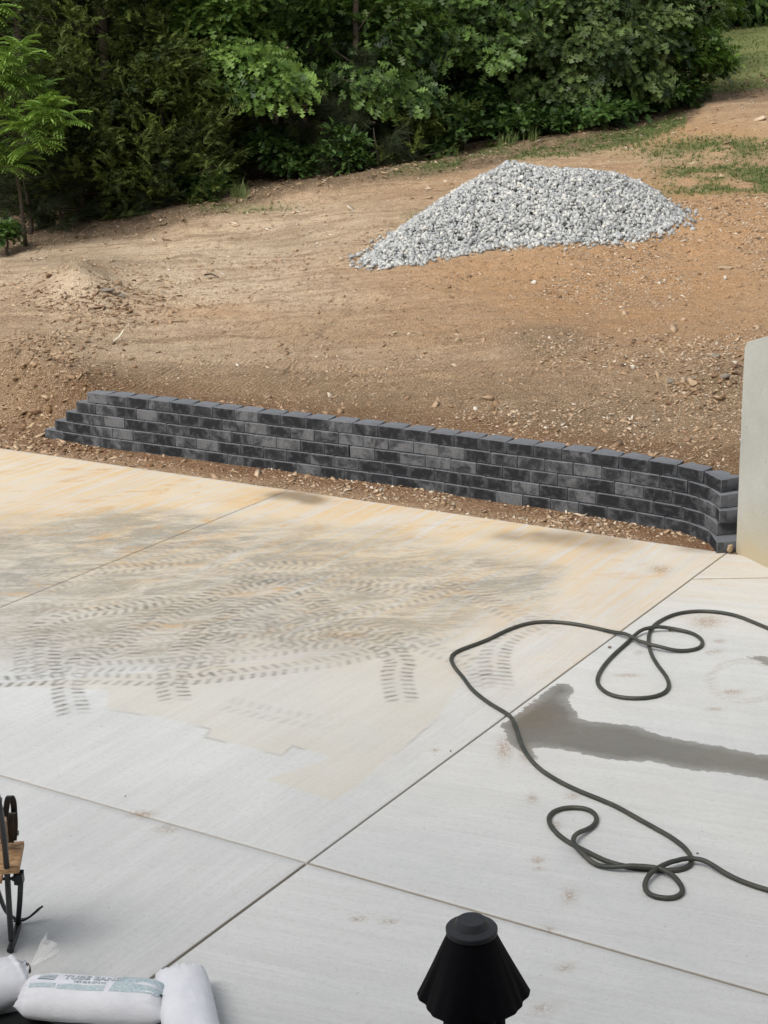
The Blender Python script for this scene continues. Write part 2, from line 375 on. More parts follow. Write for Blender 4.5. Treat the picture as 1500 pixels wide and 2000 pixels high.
# retaining wall line
WP = catmull([(-3.60, 15.10), (-3.20, 14.80), (-2.80, 14.515), (-2.61, 14.383), (-1.80, 13.87), (-1.018, 13.37), (.168, 12.633), (.945, 12.09), (1.542, 11.684),
              (1.926, 11.395), (2.12, 11.225), (2.245, 11.05), (2.292, 10.87), (2.285, 10.68), (2.26, 10.50)], 10)
_seg = np.linalg.norm(np.diff(WP, axis=0), axis=1); WS = np.concatenate([[0], np.cumsum(_seg)])
def wall_at(s):
    p = np.array([np.interp(s, WS, WP[:, 0]), np.interp(s, WS, WP[:, 1])])
    q = np.array([np.interp(s + .02, WS, WP[:, 0]), np.interp(s + .02, WS, WP[:, 1])]) - np.array([np.interp(s - .02, WS, WP[:, 0]), np.interp(s - .02, WS, WP[:, 1])])
    q /= np.linalg.norm(q); return p, q
def wall_sd(x, y):
    """signed distance (+ behind the wall) and arclength"""
    x = np.asarray(x, float); y = np.asarray(y, float)
    best = np.full(x.shape, 1e9); sd_ = np.zeros(x.shape); sl = np.zeros(x.shape)
    Q = WP[::3] if (len(WP) - 1) % 3 == 0 else np.vstack([WP[::3], WP[-1]])
    S = WS[::3] if (len(WP) - 1) % 3 == 0 else np.append(WS[::3], WS[-1])
    for i in range(len(Q) - 1):
        a = Q[i]; e = Q[i + 1] - a; wx = x - a[0]; wy = y - a[1]
        t = (wx * e[0] + wy * e[1]) / (e @ e)
        lo = -50 if i == 0 else 0; tt = np.clip(t, lo, 1)
        d = np.hypot(wx - tt * e[0], wy - tt * e[1]); c = e[0] * wy - e[1] * wx
        m = d < best; best = np.where(m, d, best); sd_ = np.where(m, np.sign(c) * d, sd_); sl = np.where(m, S[i] + tt * np.linalg.norm(e), sl)
    return sd_, sl
S_TOP0 = float(WS[np.argmin(np.hypot(WP[:, 0] + 2.61, WP[:, 1] - 14.383))])

# terrain: thin plate spline through surveyed points
_cp = [(100, 460, 23.), (400, 400, 23.5), (700, 335, 24.5), (1000, 287, 25.), (1300, 215, 27.), (1500, 172, 28.), (1500, 70, 42.), (100, 700, 16.), (100, 560, 19.5),
       (500, 600, 17.5), (500, 480, 21.), (1000, 650, 15.5), (1300, 650, 15.2), (1300, 800, 12.6), (1400, 500, 18.5), (1450, 350, 22.), (1000, 420, 20.5), (750, 700, 15.2)]
_K = [at_Y(*c) for c in _cp]
for s in np.linspace(.9, WS[-1] - .8, 6):
    p, q = wall_at(s); nrm = np.array([-q[1], q[0]]); k = p + nrm * .25; _K.append((k[0], k[1], .46))
_K += [(-15, 40, 1.3), (0, 45, 3.0), (15, 60, 4.6), (-10, 30, 1.05), (0, 32, 2.1), (-20, 25, .5), (-15, 14, .3), (8, 10, 1.1), (7, 13, .9), (20, 25, 3.0), (20, 60, 5.2), (-20, 60, 2.2), (12, 12, 1.4), (8, 32, 2.9), (-8, 15.5, .35)]
_K = np.array(_K)
def _phi(r): return np.where(r > 1e-9, r * r * np.log(r + 1e-12), 0)
_n = len(_K); _D = np.hypot(_K[:, None, 0] - _K[None, :, 0], _K[:, None, 1] - _K[None, :, 1])
_A = np.zeros((_n + 3, _n + 3)); _A[:_n, :_n] = _phi(_D) + np.eye(_n) * 1.5; _A[:_n, _n:] = np.c_[np.ones(_n), _K[:, :2]]; _A[_n:, :_n] = _A[:_n, _n:].T
_W = np.linalg.solve(_A, np.r_[_K[:, 2], 0, 0, 0])
def back_z(x, y):
    xc = np.clip(x, -22, 22); yc = np.clip(y, 8, 62); r = _W[_n] + _W[_n + 1] * xc + _W[_n + 2] * yc
    for i in range(_n): r = r + _W[i] * _phi(np.hypot(xc - _K[i, 0], yc - _K[i, 1]))
    return r
def ground_z(x, y, detail=True):
    x = np.asarray(x, float); y = np.asarray(y, float)
    zb = back_z(x, y); sd_, sl = wall_sd(x, y)
    left = np.clip(S_TOP0 - .12 - sl, 0, 9)           # metres left of the top course's end
    wdt = .05 + np.minimum(left * .8, 1.3)
    tr = sstep(.085 - wdt * .15, .085 + wdt, sd_)
    endm = sstep(10.86, 10.98, y); zb_ = zb * np.where(x > 1.7, endm, 1)
    u = (x - O[0]) * E1[0] + (y - O[1]) * E1[1]; v = (x - O[0]) * E2[0] + (y - O[1]) * E2[1]
    zf = -.018 + .035 * sstep(.3, 1.6, v - VE) * 0
    zf = zf + .03 * np.exp(-(np.minimum(sd_, 0) / .16) ** 2) * (vn(sl * 2.1, 0 * sl, 5))
    zf = zf - .03 * np.clip(left - 1, 0, 3) * 0
    z = zf * (1 - tr) + zb_ * tr
    if detail:
        out = sstep(.04, .3, np.abs(sd_ - .08)) * sstep(.0, .3, v - VE + .0)
        a = .25 + .75 * tr
        z = z + out * a * (.13 * (fbm(x * .9, y * .9, 3, 11) - .5) + .055 * (fbm(x * 3.3, y * 3.3, 4, 21) - .5) + .028 * (fbm(x * 13, y * 13, 3, 31) - .5))
        z = z + sstep(0, .05, v - VE) * (1 - tr) * .012 * (fbm(x * 12, y * 12, 3, 41) - .5)
        px, py = chart(np.stack([x, y, z], -1))
        ok = (y > 9)
        # spoil mounds, tree-line berm and wheel ruts
        z = z + ok * (.40 * np.exp(-np.sqrt(((px - 160) / 58) ** 2 + ((py - 572) / 36) ** 2 + .05) ** 1.5) + .12 * np.exp(-(((px - 60) / 90) ** 2 + ((py - 600) / 30) ** 2)))
        z = z + ok * .30 * np.exp(-(((px - 40) / 105) ** 2 + ((py - 755) / 32) ** 2)) * (.6 + .8 * fbm(x * 5, y * 5, 3, 8))
        z = z + ok * .10 * np.exp(-(((px - 1070) / 90) ** 2 + ((py - 670) / 26) ** 2))
        z = z + ok * .16 * np.exp(-(((px - 1400) / 60) ** 2 + ((py - 750) / 36) ** 2)) * (.5 + fbm(x * 6, y * 6, 3, 9))
        berm = np.interp(px, [-200, 0, 300, 420, 700, 1000, 1300, 1500], [490, 478, 428, 408, 352, 300, 222, 180])
        z = z + ok * .14 * np.exp(-((py - berm) / 13) ** 2) * (fbm(x * 1.7, y * 1.7, 3, 15)) * (px < 900) 
        rut = np.interp(px, [-200, 0, 300, 600, 1000], [680, 686, 700, 716, 742])
        z = z - ok * .035 * np.exp(-((py - rut) / 5) ** 2) * (px < 900)
        for rx in ([(900, 790), (1000, 800), (1120, 790), (1240, 720), (1330, 640)], [(560, 850 - 120), (640, 640), (720, 590), (820, 560)]):
            rr = np.array(rx, float); ry = np.interp(px, rr[:, 0], rr[:, 1])
            z = z - ok * .03 * np.exp(-((py - ry) / 9) ** 2) * ((px > rr[0, 0]) & (px < rr[-1, 0]))
    # below the slab
    inside = sstep(0, .05, VE - v)
    z = np.where(v < VE + .0, z * (1 - inside) + (-.125) * inside, z)
    return z
def hit(px, py, zoff=0.0):
    ys = np.linspace(9, 60, 2600); r = RC @ _v(px, py); P = CP + r[None] * (ys / r[1])[:, None]
    g = ground_z(P[:, 0], P[:, 1], False) + zoff; k = np.argmax(P[:, 2] < g)
    if P[k, 2] >= g[k]: k = len(ys) - 1
    x, y = P[k, 0], P[k, 1]; return np.array([x, y, float(ground_z(np.array([x]), np.array([y]))[0])])

def axis_pts(segs):
    out = [segs[0][0]]
    for a, b, h0, h1 in segs:
        n = max(1, int(round((b - a) / ((h0 + h1) / 2)))); t = np.linspace(0, 1, n + 1)[1:]
        k = (h1 - h0) / (h1 + h0); out += list(a + (b - a) * (t + k * (t * t - t)) )
    return np.array(out)
gx = axis_pts([(-220, -30, 40, 4), (-30, -8, 3, .5), (-8, -4.6, .3, .04), (-4.6, 5.4, .036, .036), (5.4, 9, .05, .3), (9, 30, .5, 3), (30, 220, 4, 40)])
gy = axis_pts([(-60, 0, 20, 3), (0, 8, 2, .5), (8, 10, .3, .05), (10, 17, .032, .036), (17, 28, .04, .10), (28, 45, .15, .6), (45, 120, 1, 10), (120, 400, 12, 60)])
GX, GY = np.meshgrid(gx, gy); GZ = np.empty_like(GX)
for i in range(0, len(gy), 60): GZ[i:i + 60] = ground_z(GX[i:i + 60], GY[i:i + 60])
PX, PY = chart(np.stack([GX, GY, GZ], -1)); SD, SL = wall_sd(GX, GY)
vis = (GY > 9)
def ell(cx, cy, rx, ry, p=2): return vis * np.exp(-((np.abs((PX - cx) / rx)) ** p + (np.abs((PY - cy) / ry)) ** p))
wob = fbm(GX * 1.3, GY * 1.3, 4, 77) - .5
orange = np.clip(ell(1350, 430, 300, 120) * 1.1 + ell(1250, 600, 330, 90) + ell(1250, 265, 280, 30) + ell(420, 610, 120, 16) * .6 + ell(950, 530, 260, 40) * .6 + wob * .5, 0, 1)
damp = np.clip(vis * (1.3 * np.exp(-((SD - .34) / .26) ** 2) * (SL > S_TOP0 - .6) * (.75 + wob) + 1.25 * np.exp(-((SD + .06) / .26) ** 2) * (.85 + 1.3 * wob) + .75 * ell(140, 800, 60, 40)), 0, 1)
gray_ = np.clip(ell(1060, 670, 80, 30, 3) * 1.4 + ell(1250, 800, 260, 70) * .7 + ell(1400, 740, 60, 50) * .9 + ell(150, 510, 160, 20) * .8 + ell(560, 470, 120, 22) * .6 + ell(700, 780, 500, 60) * .45 + wob * .5, 0, 1)
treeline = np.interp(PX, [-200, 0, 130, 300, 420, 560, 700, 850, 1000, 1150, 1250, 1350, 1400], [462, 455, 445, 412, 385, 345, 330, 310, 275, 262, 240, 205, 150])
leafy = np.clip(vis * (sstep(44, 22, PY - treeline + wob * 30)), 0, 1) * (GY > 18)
pale = np.clip(ell(300, 530, 420, 85, 3) * 1.1 + ell(200, 660, 300, 50) * .7 + ell(620, 430, 200, 50) * .7 + ell(450, 700, 400, 30, 3) * .5 + ell(1150, 290, 250, 30) * .8 + wob * .5, 0, 1)
lawn = vis * (GY > 27.5) * sstep(0, 10, PX - 1325) * sstep(8, 0, PY - np.interp(PX, [1330, 1380, 1500, 1700], [185, 180, 166, 150]) + wob * 10)
lawn = np.clip(lawn + (GY > 45) * (GX > 9) + (GX > 8) * (GY > 30), 0, 1)
strip = vis * np.exp(-((PY - (treeline + 14 + 8 * (PX > 900))) / 13) ** 2) * sstep(700, 950, PX) * (PX < 1340)
grass = np.clip(1.2 * strip + ell(1450, 350, 150, 26, 4) * 1.2 + ell(1400, 290, 130, 20) * .9 + ell(1330, 300, 150, 40) * .12 + ell(480, 405, 80, 10) * .6 + ell(1260, 378, 90, 8) * .5 + ell(820, 420, 40, 12) * .3, 0, .9) * sstep(-.26, -.02, wob)
grass = np.maximum(grass, lawn)
trk = np.clip(ell(450, 735, 300, 26, 4) + ell(280, 740, 200, 24, 4) + ell(940, 715, 70, 20) + ell(560, 650, 140, 30) * .6, 0, 1)
ny, nx = GX.shape; idx = np.arange(nx * ny).reshape(ny, nx)
F = np.stack([idx[:-1, :-1], idx[:-1, 1:], idx[1:, 1:], idx[1:, :-1]], -1).reshape(-1, 4)
one = np.ones(nx * ny)
me = np_mesh('ground', np.stack([GX, GY, GZ], -1).reshape(-1, 3), F, True,
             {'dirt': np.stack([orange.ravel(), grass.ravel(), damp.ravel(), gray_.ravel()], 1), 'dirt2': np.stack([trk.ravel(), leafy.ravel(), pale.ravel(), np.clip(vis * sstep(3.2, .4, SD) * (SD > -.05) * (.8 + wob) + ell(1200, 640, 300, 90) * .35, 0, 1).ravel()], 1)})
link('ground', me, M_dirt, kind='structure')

# ---------------------------------------------------------------- concrete patio
patio = bpy.data.objects.new('concrete_patio', None); C.objects.link(patio); patio['kind'] = 'structure'
patio.location = O; patio.rotation_euler = (0, 0, math.atan2(E1[1], E1[0]))
TR = [([(62, 1335), (58, 1270), (82, 1225), (150, 1200), (260, 1185), (400, 1150)], .9), ([(95, 1330), (88, 1275), (110, 1235), (180, 1205)], .8),
      ([(148, 1402), (132, 1340), (160, 1290), (230, 1255), (330, 1200), (450, 1150), (600, 1110)], 1), ([(345, 1375), (335, 1325), (360, 1270), (430, 1215), (560, 1160), (700, 1120)], 1),
      ([(-60, 1335), (150, 1325), (350, 1328), (520, 1310), (650, 1292), (780, 1262), (900, 1225)], .8), ([(0, 1300), (200, 1302), (400, 1290), (600, 1262), (760, 1235)], .55),
      ([(788, 1378), (775, 1320), (780, 1290), (740, 1260), (650, 1235), (500, 1205)], .85), ([(975, 1352), (965, 1290), (985, 1250), (1050, 1215), (1120, 1190)], .7),
      ([(955, 1350), (930, 1300), (860, 1275), (760, 1240), (640, 1190), (560, 1130)], .6), ([(250, 1290), (240, 1250), (270, 1210), (350, 1170)], .9),
      ([(440, 1330), (410, 1290), (450, 1250), (440, 1190), (410, 1130)], .6), ([(1090, 1240), (980, 1190), (900, 1140), (860, 1090)], .5), ([(420, 1370), (560, 1400), (700, 1420)], .3)]
_r = random.Random(3)
for _ in range(16):
    cx_, cy_ = _r.uniform(-20, 950), _r.uniform(1090, 1250); dx_ = _r.uniform(120, 260); k_ = _r.uniform(-.6, .15); b_ = _r.uniform(-30, 30)
    TR.append(([(cx_ - dx_, cy_ - k_ * dx_ * .45), (cx_, cy_ + b_), (cx_ + dx_, cy_ + k_ * dx_ * .6)], _r.uniform(.3, .6)))
GZONE = [(-80, 1015), (200, 985), (400, 1000), (560, 1015), (700, 1035), (900, 1055), (1050, 1085), (1130, 1125), (1070, 1185), (950, 1215), (850, 1262), (700, 1290), (500, 1290), (330, 1290), (150, 1300), (-80, 1290)]
TINTZ = [(-60, 1340), (210, 1350), (205, 1385), (300, 1400), (412, 1424), (400, 1440), (550, 1477), (572, 1457), (640, 1480), (512, 1522), (650, 1567), (700, 1535), (860, 1400), (950, 1250), (300, 1310)]
def c6(pts): return [(850 + x / 2.3077, 1160 + y / 2.3077) for x, y in pts]
WET = c6([(560, 402), (600, 405), (635, 425), (625, 445), (595, 470), (595, 495), (640, 530), (660, 560), (720, 578), (790, 582), (870, 590), (940, 605), (1000, 630), (1050, 645), (1150, 665), (1300, 690),
          (1400, 712), (1500, 725), (1800, 760), (2150, 800), (2500, 900), (2450, 1010), (2100, 960), (1800, 890), (1500, 840), (1400, 825), (1280, 800), (1170, 797), (1080, 775), (970, 755), (870, 755), (780, 745), (700, 728), (600, 708), (520, 698), (450, 692), (435, 705),
          (450, 745), (430, 748), (400, 725), (375, 712), (345, 680), (310, 655), (330, 640), (310, 610), (290, 595), (330, 565), (400, 520), (470, 465), (520, 425)])
WET2 = [(1455, 1282), (1480, 1280), (1600, 1300), (1600, 1330), (1500, 1300)]
SPOTS = [(1050, 1680, 12, 7), (1052, 1697, 8, 4), (1112, 1750, 12, 14), (1105, 1888, 12, 7), (1060, 1972, 14, 10), (755, 1800, 12, 4), (1071, 1815, 9, 5), (1040, 1560, 9, 9), (1085, 1613, 9, 9), (1118, 1555, 10, 6), (1225, 1319, 22, 3), (1400, 1272, 10, 4),
         (1405, 1252, 9, 4), (1430, 1352, 20, 5), (1385, 1275, 6, 4), (1290, 1112, 22, 8), (1380, 1215, 30, 12), (985, 1462, 14, 22), (1025, 1466, 10, 20), (850, 1465, 8, 3), (1095, 1960, 8, 5), (700, 1795, 6, 4), (210, 1762, 8, 4), (280, 1590, 22, 6), (325, 1620, 16, 8), (1248, 1275, 6, 4), (1395, 1385, 14, 3)]
def to_uvpoly(poly):
    return [to_uv(at_z(a, b)) for a, b in poly]
UVp = {k: to_uvpoly(v) for k, v in dict(g=GZONE, t=TINTZ, w=WET, w2=WET2).items()}
def stain_fields(U, V):
    P = O + U[..., None] * E1 + V[..., None] * E2; px, py = chart(P)
    py = np.where(P[..., 1] > 2, py, 3000)
    wx = fbm(U * 1.6, V * 1.6, 4, 3) - .5
    sg = poly_sdf(px + wx * 70, py + (fbm(U * 2.5, V * 2.5, 3, 9) - .5) * 60, GZONE)
    g = sstep(-14, 45, sg) * .95
    near = sstep(0, 1, (VE - V) / 3)
    clay = sstep(1.5, 3.9, V + wx * 1.4 + .1 * (-U)) * (U < .0) * (1 - .45 * sstep(-1.6, 0, U))
    clay = clay * (1 - .35 * sstep(.06, 0, VE - V)) + (U >= 0) * .42 * sstep(3.0, 5, V + wx)
    clay = np.clip(clay, 0, 1)
    g = g * (U < .02)
    # darker run-off patches by the edge
    def e(cx, cy, rx, ry): return np.exp(-(((px - cx) / rx) ** 2 + ((py - cy) / ry) ** 2) ** 1.5)
    crack = .75 * e(560 + wx * 40, 968, 50, 9) + .8 * e(612, 978, 30, 9) + .5 * e(1120, 1052, 110, 14) + .35 * e(1010, 1046, 70, 10) * (.4 + 1.2 * vn(U * 9, V * 9, 4)) + .45 * e(1380, 1072, 60, 8) + .25 * e(1190, 1068, 60, 12)
    crack = np.clip(1.5 * crack * (.5 + .8 * fbm(U * 6, V * 6, 3, 61)), 0, 1)
    tint = sstep(0, 4, poly_sdf(px, py, TINTZ)) * .6 * (.6 + .8 * wx + .2) * (U < 0)
    tint = tint + sstep(-25, 30, sg) * .45 + .18 * sstep(0, .4, fbm(U * .8, V * .8, 3, 5) - .45) * (V > 0)
    crack = np.maximum(crack, .55 * np.exp(-(poly_sdf(px + wx * 3, py + wx * 3, TINTZ) / 1.8) ** 2) * sstep(1380, 1400, py) * (py < 1500) * sstep(.35, .6, vn(U * 5, V * 5, 8)) * (U < 0))
    lug = np.zeros(U.shape)
    m0 = (px > -100) & (px < 1180) & (py > 1060) & (py < 1440)
    uu, vv = U[m0], V[m0]; acc = np.zeros(uu.shape); lane = np.zeros(uu.shape)
    for path, st in TR:
        Q = catmull([to_uv(at_z(a, b)) for a, b in path], 5); S = np.r_[0, np.cumsum(np.linalg.norm(np.diff(Q, axis=0), axis=1))]
        bd = np.full(uu.shape, 9.); bs = np.zeros(uu.shape); bt = np.zeros(uu.shape)
        for i in range(len(Q) - 1):
            a = Q[i]; d = Q[i + 1] - a; l2 = d @ d; x_ = uu - a[0]; y_ = vv - a[1]
            t = np.clip((x_ * d[0] + y_ * d[1]) / l2, 0, 1); dd = np.hypot(x_ - t * d[0], y_ - t * d[1])
            k = dd < bd; bd = np.where(k, dd, bd); bs = np.where(k, S[i] + t * math.sqrt(l2), bs); bt = np.where(k, np.sign(d[0] * y_ - d[1] * x_) * dd, bt)
        bs = bs + .012 * (fbm(uu * 14, vv * 14, 2, 73) - .5)
        ph = bs / .062 + np.where(bt > 0, .5, 0) + np.abs(bt) * 5
        fr = np.abs((ph % 1) - .5) * 2
        row = sstep(.012, .026, np.abs(bt)) * sstep(.098, .082, np.abs(bt))
        pat = sstep(.30, .85, fr) * row * (.7 + .5 * _hash(np.floor(ph), np.sign(bt) + 5, int(st * 97))) * (.7 + .55 * vn(uu * 22, vv * 22, 31))
        fade = sstep(0, .12, bs) * sstep(S[-1], S[-1] - .5, bs) * (.6 + .6 * vn(bs * 3 + st * 50, bt * 0, 6))
        lane = np.maximum(lane, row * fade * (1 - pat) * min(1, st * 1.2)); acc = np.maximum(acc, pat * fade * st); acc = np.maximum(acc, .12 * sstep(.11, .06, np.abs(bt)) * fade * st)
    lug[m0] = np.clip(acc * .9, 0, 1); g[m0] *= (.85 - .62 * lane * (1 - np.clip(acc, 0, 1)))
    jig = .030 * (fbm(U * 9, V * 9, 3, 19) - .5)
    def uvsd(p): return poly_sdf(U + jig, V + jig, UVp[p])
    wm = (px > 950) & (py > 1250) & (py < 1700); wet = np.zeros(U.shape)
    wet[wm] = poly_sdf((U + jig)[wm], (V + jig)[wm], UVp['w']); wet = np.where(wm, wet, -1)
    w2 = poly_sdf(px, py, WET2) / 300.
    wet = np.clip(.5 + np.maximum(wet, w2) / .16, 0, 1) * (U > .012)
    spot = np.zeros(U.shape)
    for a, b, rx, ry in SPOTS: spot = np.maximum(spot, np.exp(-(((px - a) / rx) ** 2 + ((py - b) / ry) ** 2)))
    ring = np.hypot((px - 1455) / 72, (py - 1330) / 42); spot = np.maximum(spot, .45 * np.exp(-((ring - 1) / .05) ** 2)); spot = np.maximum(spot, .4 * np.exp(-((ring - .86) / .04) ** 2))
    dark = np.exp(-(((px - 1040) / 50) ** 2 + ((py - 1400) / 30) ** 2))
    one_ = np.ones(U.shape)
    return np.stack([clay, g, lug, np.clip(tint, 0, 1)], -1), np.stack([wet, spot, crack, dark], -1)

def slab(u0, u1, v0, v1, h, m, gap=.005, vskew=None, grime=.8):
    u0 += gap; u1 -= gap; v0 += gap; v1 -= gap
    us = np.linspace(u0, u1, max(2, int((u1 - u0) / h))); vs_ = np.linspace(v0, v1, max(2, int((v1 - v0) / h)))
    us = np.r_[u0, u0 + .004, us[1:-1], u1 - .004, u1]; vs_ = np.r_[v0, v0 + .004, vs_[1:-1], v1 - .004, v1]
    U, V = np.meshgrid(us, vs_); Z = np.zeros_like(U); Z[[0, -1], :] = -.003; Z[:, [0, -1]] = -.003
    if vskew is not None: V = vskew(U, V)
    st, mk = stain_fields(U, V)
    for k_ in (0, -1): mk[k_, :, 2] = np.maximum(mk[k_, :, 2], grime); mk[:, k_, 2] = np.maximum(mk[:, k_, 2], grime); ny, nx = U.shape; idx = np.arange(nx * ny).reshape(ny, nx)
    F = np.stack([idx[:-1, :-1], idx[:-1, 1:], idx[1:, 1:], idx[1:, :-1]], -1).reshape(-1, 4)
    ring = np.r_[idx[0, :], idx[1:, -1], idx[-1, -2::-1], idx[-2:0:-1, 0]]; n0 = nx * ny; k = len(ring)
    P = np.stack([U, V, Z], -1).reshape(-1, 3); B = P[ring].copy(); B[:, 2] = -.10
    j = np.arange(k); S = np.stack([ring, j + n0, (j + 1) % k + n0, ring[(j + 1) % k]], -1)
    ex = lambda A: np.r_[A.reshape(-1, 4), A.reshape(-1, 4)[ring]]
    me = np_mesh('slab', np.r_[P, B], np.r_[F, S], False, {'stain': ex(st), 'marks': ex(mk)})
    return link('slab', me, m, patio)
slab(-9.5, UC, 0, VE, .03, M_conc, .003, grime=.4)
slab(UC, 0, 0, VE, .0125, M_conc, .0042, grime=.5)
slab(-9.5, 0, -6.5, 0, .05, M_conc, .0065)
jl = lambda u: 4.436 + (u - .054) * .594          # short sawn joint by the concrete wall
slab(0, 4.5, 0, 4.43, .022, M_conc2, .005, lambda U, V: V * np.where(V > 2, 1, 1) + np.clip((V - 2) / 2.43, 0, 1) * (np.minimum(jl(U), 5.0) - 4.436))
slab(0, 4.5, 4.44, VE, .03, M_conc2, .0035, lambda U, V: np.minimum(jl(U), 5.0) + .002 + (V - 4.44) * (VE - np.minimum(jl(U), 5.0)) / (VE - 4.44))
slab(0, 6.5, -6.5, 0, .04, M_conc2, .0065)

# ---------------------------------------------------------------- block retaining wall
BW, BH, BD, NC = .2365, .0965, .165, 5
def block_mesh(wl, seed):
    r = random.Random(seed); bm = bmesh.new(); hw = wl / 2 - .002; bw = hw - .026
    z0, z1 = 0, BH - .0055
    pts = [(-hw, 0), (hw, 0), (hw - .003, .05), (bw, BD), (-bw, BD), (-hw + .003, .05)]
    lo = [bm.verts.new((x, y, z0)) for x, y in pts]; hi = [bm.verts.new((x, y, z1 + r.uniform(-.0012, .0012))) for x, y in pts]
    bm.faces.new(lo[::-1]); bm.faces.new(hi)
    for i in range(6): bm.faces.new((lo[i], lo[(i + 1) % 6], hi[(i + 1) % 6], hi[i]))
    front = [e for e in bm.edges if all(v.co.y < .06 for v in e.verts)]
    bmesh.ops.bevel(bm, geom=front, offset=.0045, segments=2, affect='EDGES', profile=.5)
    me = bpy.data.meshes.new('block'); bm.to_mesh(me)
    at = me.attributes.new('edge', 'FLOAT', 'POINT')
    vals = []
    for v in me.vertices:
        vals.append((1.0 if v.co.z > z1 - .006 else .12) if .0004 < v.co.y < .0042 else (.8 if v.co.z > z1 - .002 and v.co.y > .02 else (.5 if v.co.z > z1 - .002 else 0.0)))  # pale weight on top faces imitates light from above; front arrises are wear
    at.data.foreach_set('value', vals); bm.free(); me.materials.append(M_block); return me
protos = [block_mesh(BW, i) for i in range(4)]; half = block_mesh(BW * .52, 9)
rwall = empty('retaining_wall', (0, 0, 0), 'low curving retaining wall of five courses of charcoal grey blocks with stepped left end', 'retaining wall')
S_END = float(WS[np.argmin(np.hypot(WP[:, 0] - 2.292, WP[:, 1] - 10.87))]) + .03
for c in range(NC):              # c = 0 is the bottom course
    s = S_TOP0 - .045 - (NC - 1 - c) * BW * .57
    zc = c * BH - .012; send = S_END + (NC - 1 - c) * .048
    while s < send - .05:
        rem = send - s; wl = BW if rem > BW * 1.25 else rem
        if wl < .10: break
        a, _ = wall_at(s); b, _ = wall_at(s + wl); mid = (a + b) / 2; q = (b - a) / np.linalg.norm(b - a)
        nrm = np.array([-q[1], q[0]]); cw = .012 * (c) - .024
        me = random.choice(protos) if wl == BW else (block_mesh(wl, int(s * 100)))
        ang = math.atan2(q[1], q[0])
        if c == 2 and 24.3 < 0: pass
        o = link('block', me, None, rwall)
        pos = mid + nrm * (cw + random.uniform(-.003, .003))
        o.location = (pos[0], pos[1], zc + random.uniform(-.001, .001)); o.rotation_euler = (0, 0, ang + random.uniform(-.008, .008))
        s += wl + (.0 if not (c == 2 and 14.9 < s / BW < 15.9) else .012)

# ---------------------------------------------------------------- concrete wall at the right
def cwall_mat():
    m, t, p, o = mat('cast_concrete'); ob = coords(t)
    n = noise(t, ob, 2.2, 6, .65); f = noise(t, ob, 70, 4, .7); sx = t.nodes.new('ShaderNodeSeparateXYZ'); L(t, ob, sx.inputs[0])
    b = mixc(t, ramp(t, n, [(.3, 0.), (.7, 1.)]), (.33, .335, .30), (.42, .42, .385))
    b = mixc(t, ramp(t, f, [(.3, .3), (.55, 0.)]), b, (.24, .24, .21))
    zz = mathn(t, 'ADD', sx.outputs[2], mathn(t, 'MULTIPLY', mathn(t, 'SUBTRACT', n, .5), .5))
    b = mixc(t, ramp(t, zz, [(.0, .7), (.12, .4), (.42, 0.)]), b, (.44, .35, .20))
    v = t.nodes.new('ShaderNodeTexVoronoi'); v.inputs['Scale'].default_value = 9; L(t, ob, v.inputs['Vector'])
    b = mixc(t, ramp(t, v.outputs['Distance'], [(.035, .8), (.05, 0.)]), b, (.12, .12, .11))
    L(t, b, p.inputs['Base Color']); bb = bump(t, p, f, .4, .004); bump(t, p, n, .3, .01, bb); return m
M_cast = cwall_mat()
P0 = np.array([2.392, 10.66]); dw = np.array([.36, -.93]); dw /= np.linalg.norm(dw); nw = np.array([-dw[1], dw[0]])   # nw points away (to the right)
zt = lambda s: 1.45 + .30 * s
prof = [(0, -.1), (.012, 1.2), (.020, zt(.02) - .035), (.05, zt(.05) - .004), (.3, zt(.3))] + [(s, zt(s)) for s in (.8, 1.6, 2.5)] + [(4.4, zt(2.5)), (4.4, -.1)]
mb = MB(); V = []
for k, off in enumerate((0, .2)):
    for s, z in prof:
        q = P0 + dw * s + nw * off; V.append((q[0], q[1], z))
n = len(prof); Fc = [tuple(range(n)), tuple(range(n, 2 * n))[::-1]] + [(i, (i + 1) % n, (i + 1) % n + n, i + n) for i in range(n)]
mb.add(V, Fc); me = mb.mesh('concrete_wall', bevel=.006, seg=2)
cw = link('concrete_wall', me, M_cast); tag(cw, 'tall smooth grey cast concrete wall with clay stained foot at the end of the block wall', 'wall')

# ---------------------------------------------------------------- unseen house and deck added behind the viewer to shade the near patio
M_siding = simple('unseen_house_siding', (.36, .36, .34), .8, .2, .15, 3)
mb = MB()
def bxs(x0, x1, y0, y1, z0, z1): mb.add([(x0, y0, z0), (x1, y0, z0), (x1, y1, z0), (x0, y1, z0), (x0, y0, z1), (x1, y0, z1), (x1, y1, z1), (x0, y1, z1)], [(3, 2, 1, 0), (4, 5, 6, 7), (0, 1, 5, 4), (1, 2, 6, 5), (2, 3, 7, 6), (3, 0, 4, 7)])
bxs(-11, 8, -9, -1.0, -.1, 9.7)  # unseen house block, height tuned to shade the near slabs
hw_ = link('unseen_house_wall', mb.mesh('unseen_house_wall'), M_siding, kind='structure'); mb = MB(); bxs(-9, 8, -.998, 1.0, 1.62, 1.78)
link('unseen_deck_floor', mb.mesh('unseen_deck_floor'), M_siding, kind='structure')
